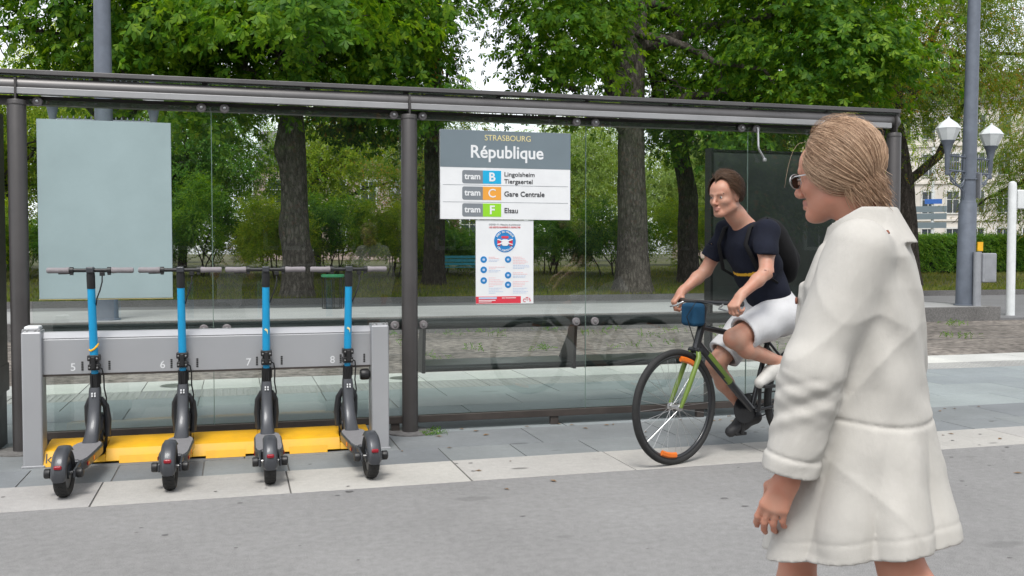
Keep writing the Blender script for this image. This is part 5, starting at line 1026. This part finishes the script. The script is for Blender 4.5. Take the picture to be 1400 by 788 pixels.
# ------------- cyclist, bicycle, backpack
ca = math.radians(12); BF = np.array([-math.cos(ca), -math.sin(ca), 0]); BP = (2.565, 5.47); brz = math.atan2(BF[1], BF[0])
bk = thing('bicycle', 'dark bicycle with lime fork and blue handlebar pouch ridden left past the shelter', 'bicycle', (BP[0], BP[1], 0), brz)
RXm = Matrix.Rotation(math.pi/2, 3, 'X')
def bwheel(x, name, par, st=0.):
    w_ = link(name, None, par); w_.location = (x, 0, .352); w_.rotation_euler = (0, 0, st); W = .352
    m = MB(); pts = [(W*math.cos(a), 0, W*math.sin(a)) for a in np.linspace(0, 2*math.pi, 61)[:-1]]
    ring = lambda R_, r_, nm, mat, n=8, fl=1: (lambda mb: (mb.add([((R_+r_*math.cos(t)*fl)*math.cos(a), r_*math.sin(t), (R_+r_*math.cos(t)*fl)*math.sin(a)) for a in np.linspace(0, 2*math.pi, 65)[:-1] for t in np.linspace(0, 2*math.pi, n+1)[:-1]], [(i*n+j, i*n+(j+1) % n, ((i+1) % 64)*n+(j+1) % n, ((i+1) % 64)*n+j) for i in range(64) for j in range(n)]), mb.build(nm, mat, w_, angle=80))[1])(MB())
    ring(W-.020, .020, 'tyre', 'rubber', 10); ring(W-.043, .011, 'rim', 'frame_dark', 8, 1.2)
    m = MB(); m.lathe([(.016, -.05), (.022, -.045), (.022, -.03), (.014, -.028), (.014, .028), (.022, .03), (.022, .045), (.016, .05)], 14, (0, 0, 0), RXm); m.build('hub', 'silver', w_)
    m = MB()
    for k in range(28): a = 2*math.pi*k/28; s = 1 if k % 2 else -1; a2 = a+.35*(1 if (k//2) % 2 else -1); m.tube([(.02*math.cos(a2), s*.032, .02*math.sin(a2)), ((W-.05)*math.cos(a), 0, (W-.05)*math.sin(a))], .0014, 4, False)
    tag(m.build('spokes', 'silver', w_), kind='stuff')
    for a0 in (1.9, -1.35): m = MB(); m.tube([((W-.060)*math.cos(a0+t), 0.012, (W-.060)*math.sin(a0+t)) for t in np.linspace(-.22, .22, 8)], .011, 6, flat=1.6); m.build('spoke_reflector', 'orange', w_)
    return w_
STEER = math.radians(9)
bwheel(0, 'front_wheel', bk, STEER); bwheel(-1.06, 'rear_wheel', bk)
def tb(name, pts, r, mat, par=bk, n=12, **k): m = MB(); m.tube(pts, r, n, **k); return m.build(name, mat, par, angle=60)
tb('top_tube', [(-.20, 0, .83), (-.72, 0, .72)], .018, 'frame_dark'); dt = tb('down_tube', [(-.165, 0, .735), (-.60, 0, .295)], .024, 'frame_dark'); tb('lime_stripe', [(-.24, .0, .662), (-.42, .0, .478)], .0247, 'lime', dt); tb('seat_tube', [(-.60, 0, .29), (-.755, 0, .80)], .017, 'frame_dark'); tb('head_tube', [(-.205, 0, .86), (-.155, 0, .70)], .024, 'frame_dark')
for s in (-1, 1):
    tb('chain_stay', [(-.60, s*.03, .29), (-.85, s*.055, .32), (-1.06, s*.06, .352)], .010, 'frame_dark'); tb('seat_stay', [(-.72, s*.02, .72), (-1.06, s*.06, .352)], .009, 'frame_dark')
    tb('fork_blade', [(-.150, s*.03, .69), (-.135, s*.055, .65), (-.05, s*.058, .46), (0, s*.056, .352)], [.016, .016, .015, .011], 'lime')
tb('fork_crown', [(-.150, -.05, .69), (-.150, .05, .69)], .018, 'frame_dark'); tb('stem', [(-.21, 0, .86), (-.225, 0, .95), (-.19, 0, .985)], .015, 'frame_dark')
hbq = tb('handlebar', [(-.25, .31, .985), (-.20, .14, .985), (-.185, 0, .985), (-.20, -.14, .985), (-.25, -.31, .985)], .012, 'frame_dark')
for s in (-1, 1): tb('grip', [(-.228, s*.22, .985), (-.25, s*.315, .985)], .0165, 'sblack', hbq); tb('brake_lever', [(-.21, s*.19, .98), (-.16, s*.21, .955), (-.17, s*.28, .945)], .006, 'silver', hbq, 6)
tb('brake_cable', [(-.19, .18, .97), (-.08, .1, 1.0), (-.06, .03, .9), (-.13, .02, .74)], .003, 'sblack', bk, 6)
m = MB(); m.box(-.05, .045, -.07, .07, -.085, .055); o = m.build('handlebar_pouch', 'blue_bag', bk, bevel=.025, seg=3); o.location = (-.13, 0, .925)
m = MB(); m.lathe([(.088, -.004), (.095, -.003), (.095, .003), (.088, .004)], 36, (-.60, -.055, .29), RXm); cr = m.build('chainring', 'frame_dark', bk)
for s, (px, pz) in ((1, (.005, .46)), (-1, (-.0, .12))):
    tb('crank_arm', [(-.60, s*.07, .29), (-.60+px, s*.085, pz)], .011, 'sblack', bk, 8); m = MB(); m.box(-.045, .045, -.045, .045, -.01, .01); o = m.build('pedal', 'sblack', bk, bevel=.004); o.location = (-.60+px, s*.135, pz)
m = MB(); [m.tube([(-.60, -.055, .29+q*.092), (-1.06, -.055, .352+q*.035)], .005, 5) for q in (-1, 1)]; tag(m.build('chain', 'sblack', bk), kind='stuff')
s_ = SDF((-1.0, -.12, .74), (-.6, .12, .92), .006); s_.ell((-.84, 0, .83), (.10, .075, .028), None, .03); s_.cap((-.80, 0, .83), (-.68, 0, .825), .045, .022, .04); s_.mesh('saddle', 'sblack', bk); tb('seat_post', [(-.74, 0, .77), (-.785, 0, .82)], .014, 'silver')
rd = thing('person', 'person riding the bicycle in a dark tee with yellow stripe and pale grey shorts', 'person', (BP[0], BP[1], 0), brz)
b = SDF((-1.02, -.38, .05), (-.06, .38, 1.80), .006)
ry_ = math.radians(14); hF = nv((math.cos(ry_), math.sin(ry_), -.12)); hS = nv(np.cross([0, 0, 1], hF)); hU = np.cross(hF, hS); hO = np.array([-.365, .01, 1.635])
rp = head(b, hO, hF, hS, hU, 1.03, 1.05)
b.chain([hO+hF*-.03+hU*-.06, (-.46, 0, 1.52), (-.53, 0, 1.45)], [.060, .058, .07], .03)
pel = np.array([-.77, 0, .93]); ch = np.array([-.57, 0, 1.32])
for t, rx, ry in ((0, .11, .155), (.35, .10, .145), (.7, .115, .165), (1, .11, .175)): b.ell(pel+(ch-pel)*t, (rx, ry, .14), None, .05)
RS = {}
for s in (1, -1):
    sh_ = np.array([-.545, s*.185, 1.425]); el_ = np.array([-.455, s*.285, 1.17]); wr_ = np.array([-.262, s*.285, 1.035]); b.chain([sh_, (sh_+el_)/2, el_], [.058, .050, .041], .03); b.chain([el_, el_*.65+wr_*.35, wr_], [.041, .040, .026], .02)
    hand(b, wr_, (.55, s*.05, -.62), (-.78, 0, -.55), (.25, -s*1, .1), 1.02, (.85, 1.05, .7), .5, .9, .025); RS[s] = (sh_, el_, wr_)
LG = {1: ((-.76, .10, .90), (-.335, .135, .765), (-.715, .125, .60), (-.585, .13, .505)), -1: ((-.76, -.10, .90), (-.40, -.115, .58), (-.69, -.12, .235), (-.57, -.125, .155))}
for s in (1, -1):
    h_, k_, a_, t_ = (np.array(v) for v in LG[s]); b.chain([h_, h_*.5+k_*.5, k_], [.105, .080, .058], .04); cf = k_*.68+a_*.32; cf = cf+nv(np.cross(nv(a_-k_), [0, s, 0]))*(-s)*-.02; b.chain([k_, cf, a_], [.056, .054, .036], .03); b.cap(a_, t_, .036, .03, .02)
rb = b.mesh('body', ['skin_m', 'lip'], rd); lips(rb, rp); eyes(rd, rp)
for q in (-1, 1): tb('eyebrow', [rp(.093, q*.016, .021), rp(.090, q*.034, .026), rp(.078, q*.052, .021)], .004, 'hair_m', rd, 6)
hair_strands('hair', 'hair_m', rd, hO, hF, hS, hU, (.108, .086, .107), (-.80, 0, -.6), 1800, 5, (0, 60), 99, .0010, .026, 160, 1.03)
tsh = SDF((-.98, -.38, .80), (-.34, .38, 1.56), .007)
def wave(p0): return lambda x, y, z: .006*np.sin(26*(x*.6+z)+9*y)+.004*np.sin(40*z-18*x)
for t, rx, ry in ((-.05, .128, .175), (.3, .122, .165), (.65, .134, .182), (1, .128, .19)): tsh.ell(pel+(ch-pel)*t, (rx, ry, .15), None, .06)
tsh.ell((-.56, 0, 1.40), (.09, .19, .065), None, .05)
for s in (1, -1):
    sh_, el_, wr_ = RS[s]; d = nv(el_-sh_); e2 = sh_+d*.20; tsh.cap(sh_, e2+d*.05, .075, .072, .04); tsh.put(e2-.1, e2+.1, lambda x, y, z: -np.maximum(((x-e2[0])*d[0]+(y-e2[1])*d[1]+(z-e2[2])*d[2]), 0)*1.0-.0+np.where(np.sqrt((x-e2[0])**2+(y-e2[1])**2+(z-e2[2])**2) < .11, 0, 1), .0, 'sub')
tsh.put((-.98, -.38, .80), (-.34, .38, 1.56), wave(0), 0, 'plus'); tsh.ell((-.475, 0, 1.515), (.075, .072, .05), None, .01, 'sub')
to = tsh.mesh('tee_shirt', ['navy', 'yellow'], rd)
n = len(to.data.polygons); cen = np.zeros(n*3); to.data.polygons.foreach_get('center', cen); cen = cen.reshape(-1, 3); u = (cen-pel) @ nv(ch-pel); to.data.polygons.foreach_set('material_index', ((np.abs(u-.315) < .010) & (np.abs(cen[:, 1]) < .2) & (cen[:, 0] > -.60)).astype(np.int32))
so_ = SDF((-1.0, -.32, .55), (-.22, .32, 1.08), .007)
for t, rx, ry in ((-.15, .135, .175), (.12, .128, .168)): so_.ell(pel+(ch-pel)*t, (rx, ry, .13), None, .06)
for s in (1, -1):
    h_, k_, a_, t_ = (np.array(v) for v in LG[s]); d = nv(k_-h_); e2 = h_+d*(np.linalg.norm(k_-h_)-.085)
    def fn(x, y, z, h_=h_, e2=e2, d=d):
        L = np.linalg.norm(e2-h_); t = (x-h_[0])*d[0]+(y-h_[1])*d[1]+(z-h_[2])*d[2]; tc = np.clip(t, 0, L); qx, qy, qz = x-h_[0]-tc*d[0], y-h_[1]-tc*d[1], z-h_[2]-tc*d[2]; return np.maximum(np.sqrt(qx**2+qy**2+qz**2)-(.128-.022*tc/L)+.005*np.sin(tc*32+np.arctan2(qy, qz)*2), t-L)
    so_.put(np.minimum(h_, e2)-.14, np.maximum(h_, e2)+.14, fn, .04); so_.cap(e2-d*.02, e2+d*.05, .085, .09, .004, 'sub')
so_.mesh('shorts', 'shorts', rd)
for s in (1, -1):
    h_, k_, a_, t_ = (np.array(v) for v in LG[s]); lo = np.minimum(a_, t_)-.13; s2 = SDF(lo, np.maximum(a_, t_)+.13, .006); hl = a_-(t_-a_)*.35-np.array([0, 0, .045]); s2.chain([a_+[0, 0, -.01], hl], [.044, .04], .03); s2.chain([hl, (a_+t_)/2-[0, 0, .01], t_+(t_-a_)*.25], [.042, .046, .036], .03); s2.mesh('shoe', 'shoe' if s < 0 else 'shoe_w', rd)
bp_ = thing('backpack', 'black backpack worn on the back of the cyclist', 'backpack', (BP[0], BP[1], 0), brz)
s2 = SDF((-1.0, -.22, .92), (-.56, .22, 1.52), .008); ax_ = nv(ch-pel); nb = nv(np.cross(ax_, [0, 1, 0])); nb = nb if nb[0] < 0 else -nb; mid = pel+(ch-pel)*.72+nb*.185
s2.ell(mid, (.085, .15, .23), [nb, [0, 1, 0], ax_], .02); s2.ell(mid+nb*.055-ax_*.06, (.055, .115, .12), [nb, [0, 1, 0], ax_], .02); s2.ell(mid+ax_*.12, (.08, .13, .11), [nb, [0, 1, 0], ax_], .03); s2.mesh('pack_body', 'pack', bp_)
for s in (1, -1): tb('strap', [(-.69, s*.10, 1.40), (-.60, s*.115, 1.502), (-.47, s*.12, 1.44), (-.43, s*.125, 1.34), (-.50, s*.165, 1.18), (-.66, s*.15, 1.10)], .018, 'pack', bp_, 8, flat=.5)

# ------------- the photographer, kneeling behind the camera and mirrored faintly in the glass
ph = thing('person', 'person kneeling on the near asphalt holding a camera, mirrored faintly in the glass', 'person', (0, 0, 0), math.pi/2-YAW)
b = SDF((-.85, -.34, 0), (.3, .40, 1.46), .008); hO = np.array([-.165, .0, 1.275]); pp = head(b, hO, (1, 0, -.05), (0, 1, 0), (.05, 0, 1))
b.chain([hO+[-.03, 0, -.06], (-.21, 0, 1.14), (-.24, 0, 1.08)], [.058, .056, .07], .03); b.loft([(.45, -.27, 0, .12, .16), (.8, -.25, 0, .11, .15), (1.0, -.235, 0, .115, .18), (1.09, -.235, 0, .07, .14)], .05)
for s in (1, -1):
    S0, E0, W0 = np.array([-.235, s*.19, 1.05]), np.array([-.07, s*.25, .96]) + np.array([0, 0, .0]), np.array([-.075, s*.10, 1.20]); b.chain([S0, E0, W0], [.055, .042, .028], .03); hand(b, W0, (.1, -s*.55, .9), (0, -s, 0), (.4, -s*.2, -.5), 1., (.7, .8, .5), .5, .6)
for pts in (((-.26, .10, .50), (.14, .15, .50), (.10, .15, .10), (.22, .15, .04)), ((-.27, -.10, .50), (-.10, -.13, .09), (-.52, -.13, .08), (-.58, -.13, .04))): b.chain([np.array(q) for q in pts], [.10, .068, .045, .035], .03)
b.mesh('body', 'skin_m', ph); hair_strands('hair', 'hair_m', ph, hO, np.array([1., 0, -.05]), np.array([0, 1., 0]), np.array([.05, 0, 1]), (.114, .09, .108), (-.8, 0, -.6), 200, 7, (3, 74), 122, .0018, .012, 10)
s2 = SDF((-.5, -.34, .4), (.05, .40, 1.2), .009); s2.loft([(.50, -.27, 0, .135, .175), (.8, -.25, 0, .125, .165), (1.0, -.235, 0, .13, .195), (1.10, -.235, 0, .085, .13)], .05)
for s in (1, -1): s2.cap((-.235, s*.185, 1.05), (-.15, s*.225, 1.0), .072, .070, .04)
s2.mesh('tee_shirt', 'shorts', ph)
s2 = SDF((-.85, -.34, 0.03), (.3, .40, .62), .009); s2.loft([(.42, -.27, 0, .13, .17), (.54, -.27, 0, .13, .17)], .05)
for pts in (((-.26, .10, .50), (.14, .15, .50), (.10, .15, .12)), ((-.27, -.10, .50), (-.10, -.13, .10), (-.50, -.13, .09))): s2.chain([np.array(q) for q in pts], [.112, .085, .062], .03)
s2.mesh('trousers', 'frame_dark', ph)
kc = thing('hand_camera', 'black hand held camera of the kneeling person', 'camera', (0, 0, CAMH), math.pi/2-YAW)
m = MB(); m.box(-.085, -.045, -.07, .07, -.05, .045); kb = m.build('camera_body', 'sblack', kc, bevel=.008); m = MB(); m.lathe([(.036, -.045), (.036, -.012), (.030, -.012), (.028, -.03)], 24, (0, 0, 0), RYm, cap=False); m.build('lens_barrel', 'sblack', kb)
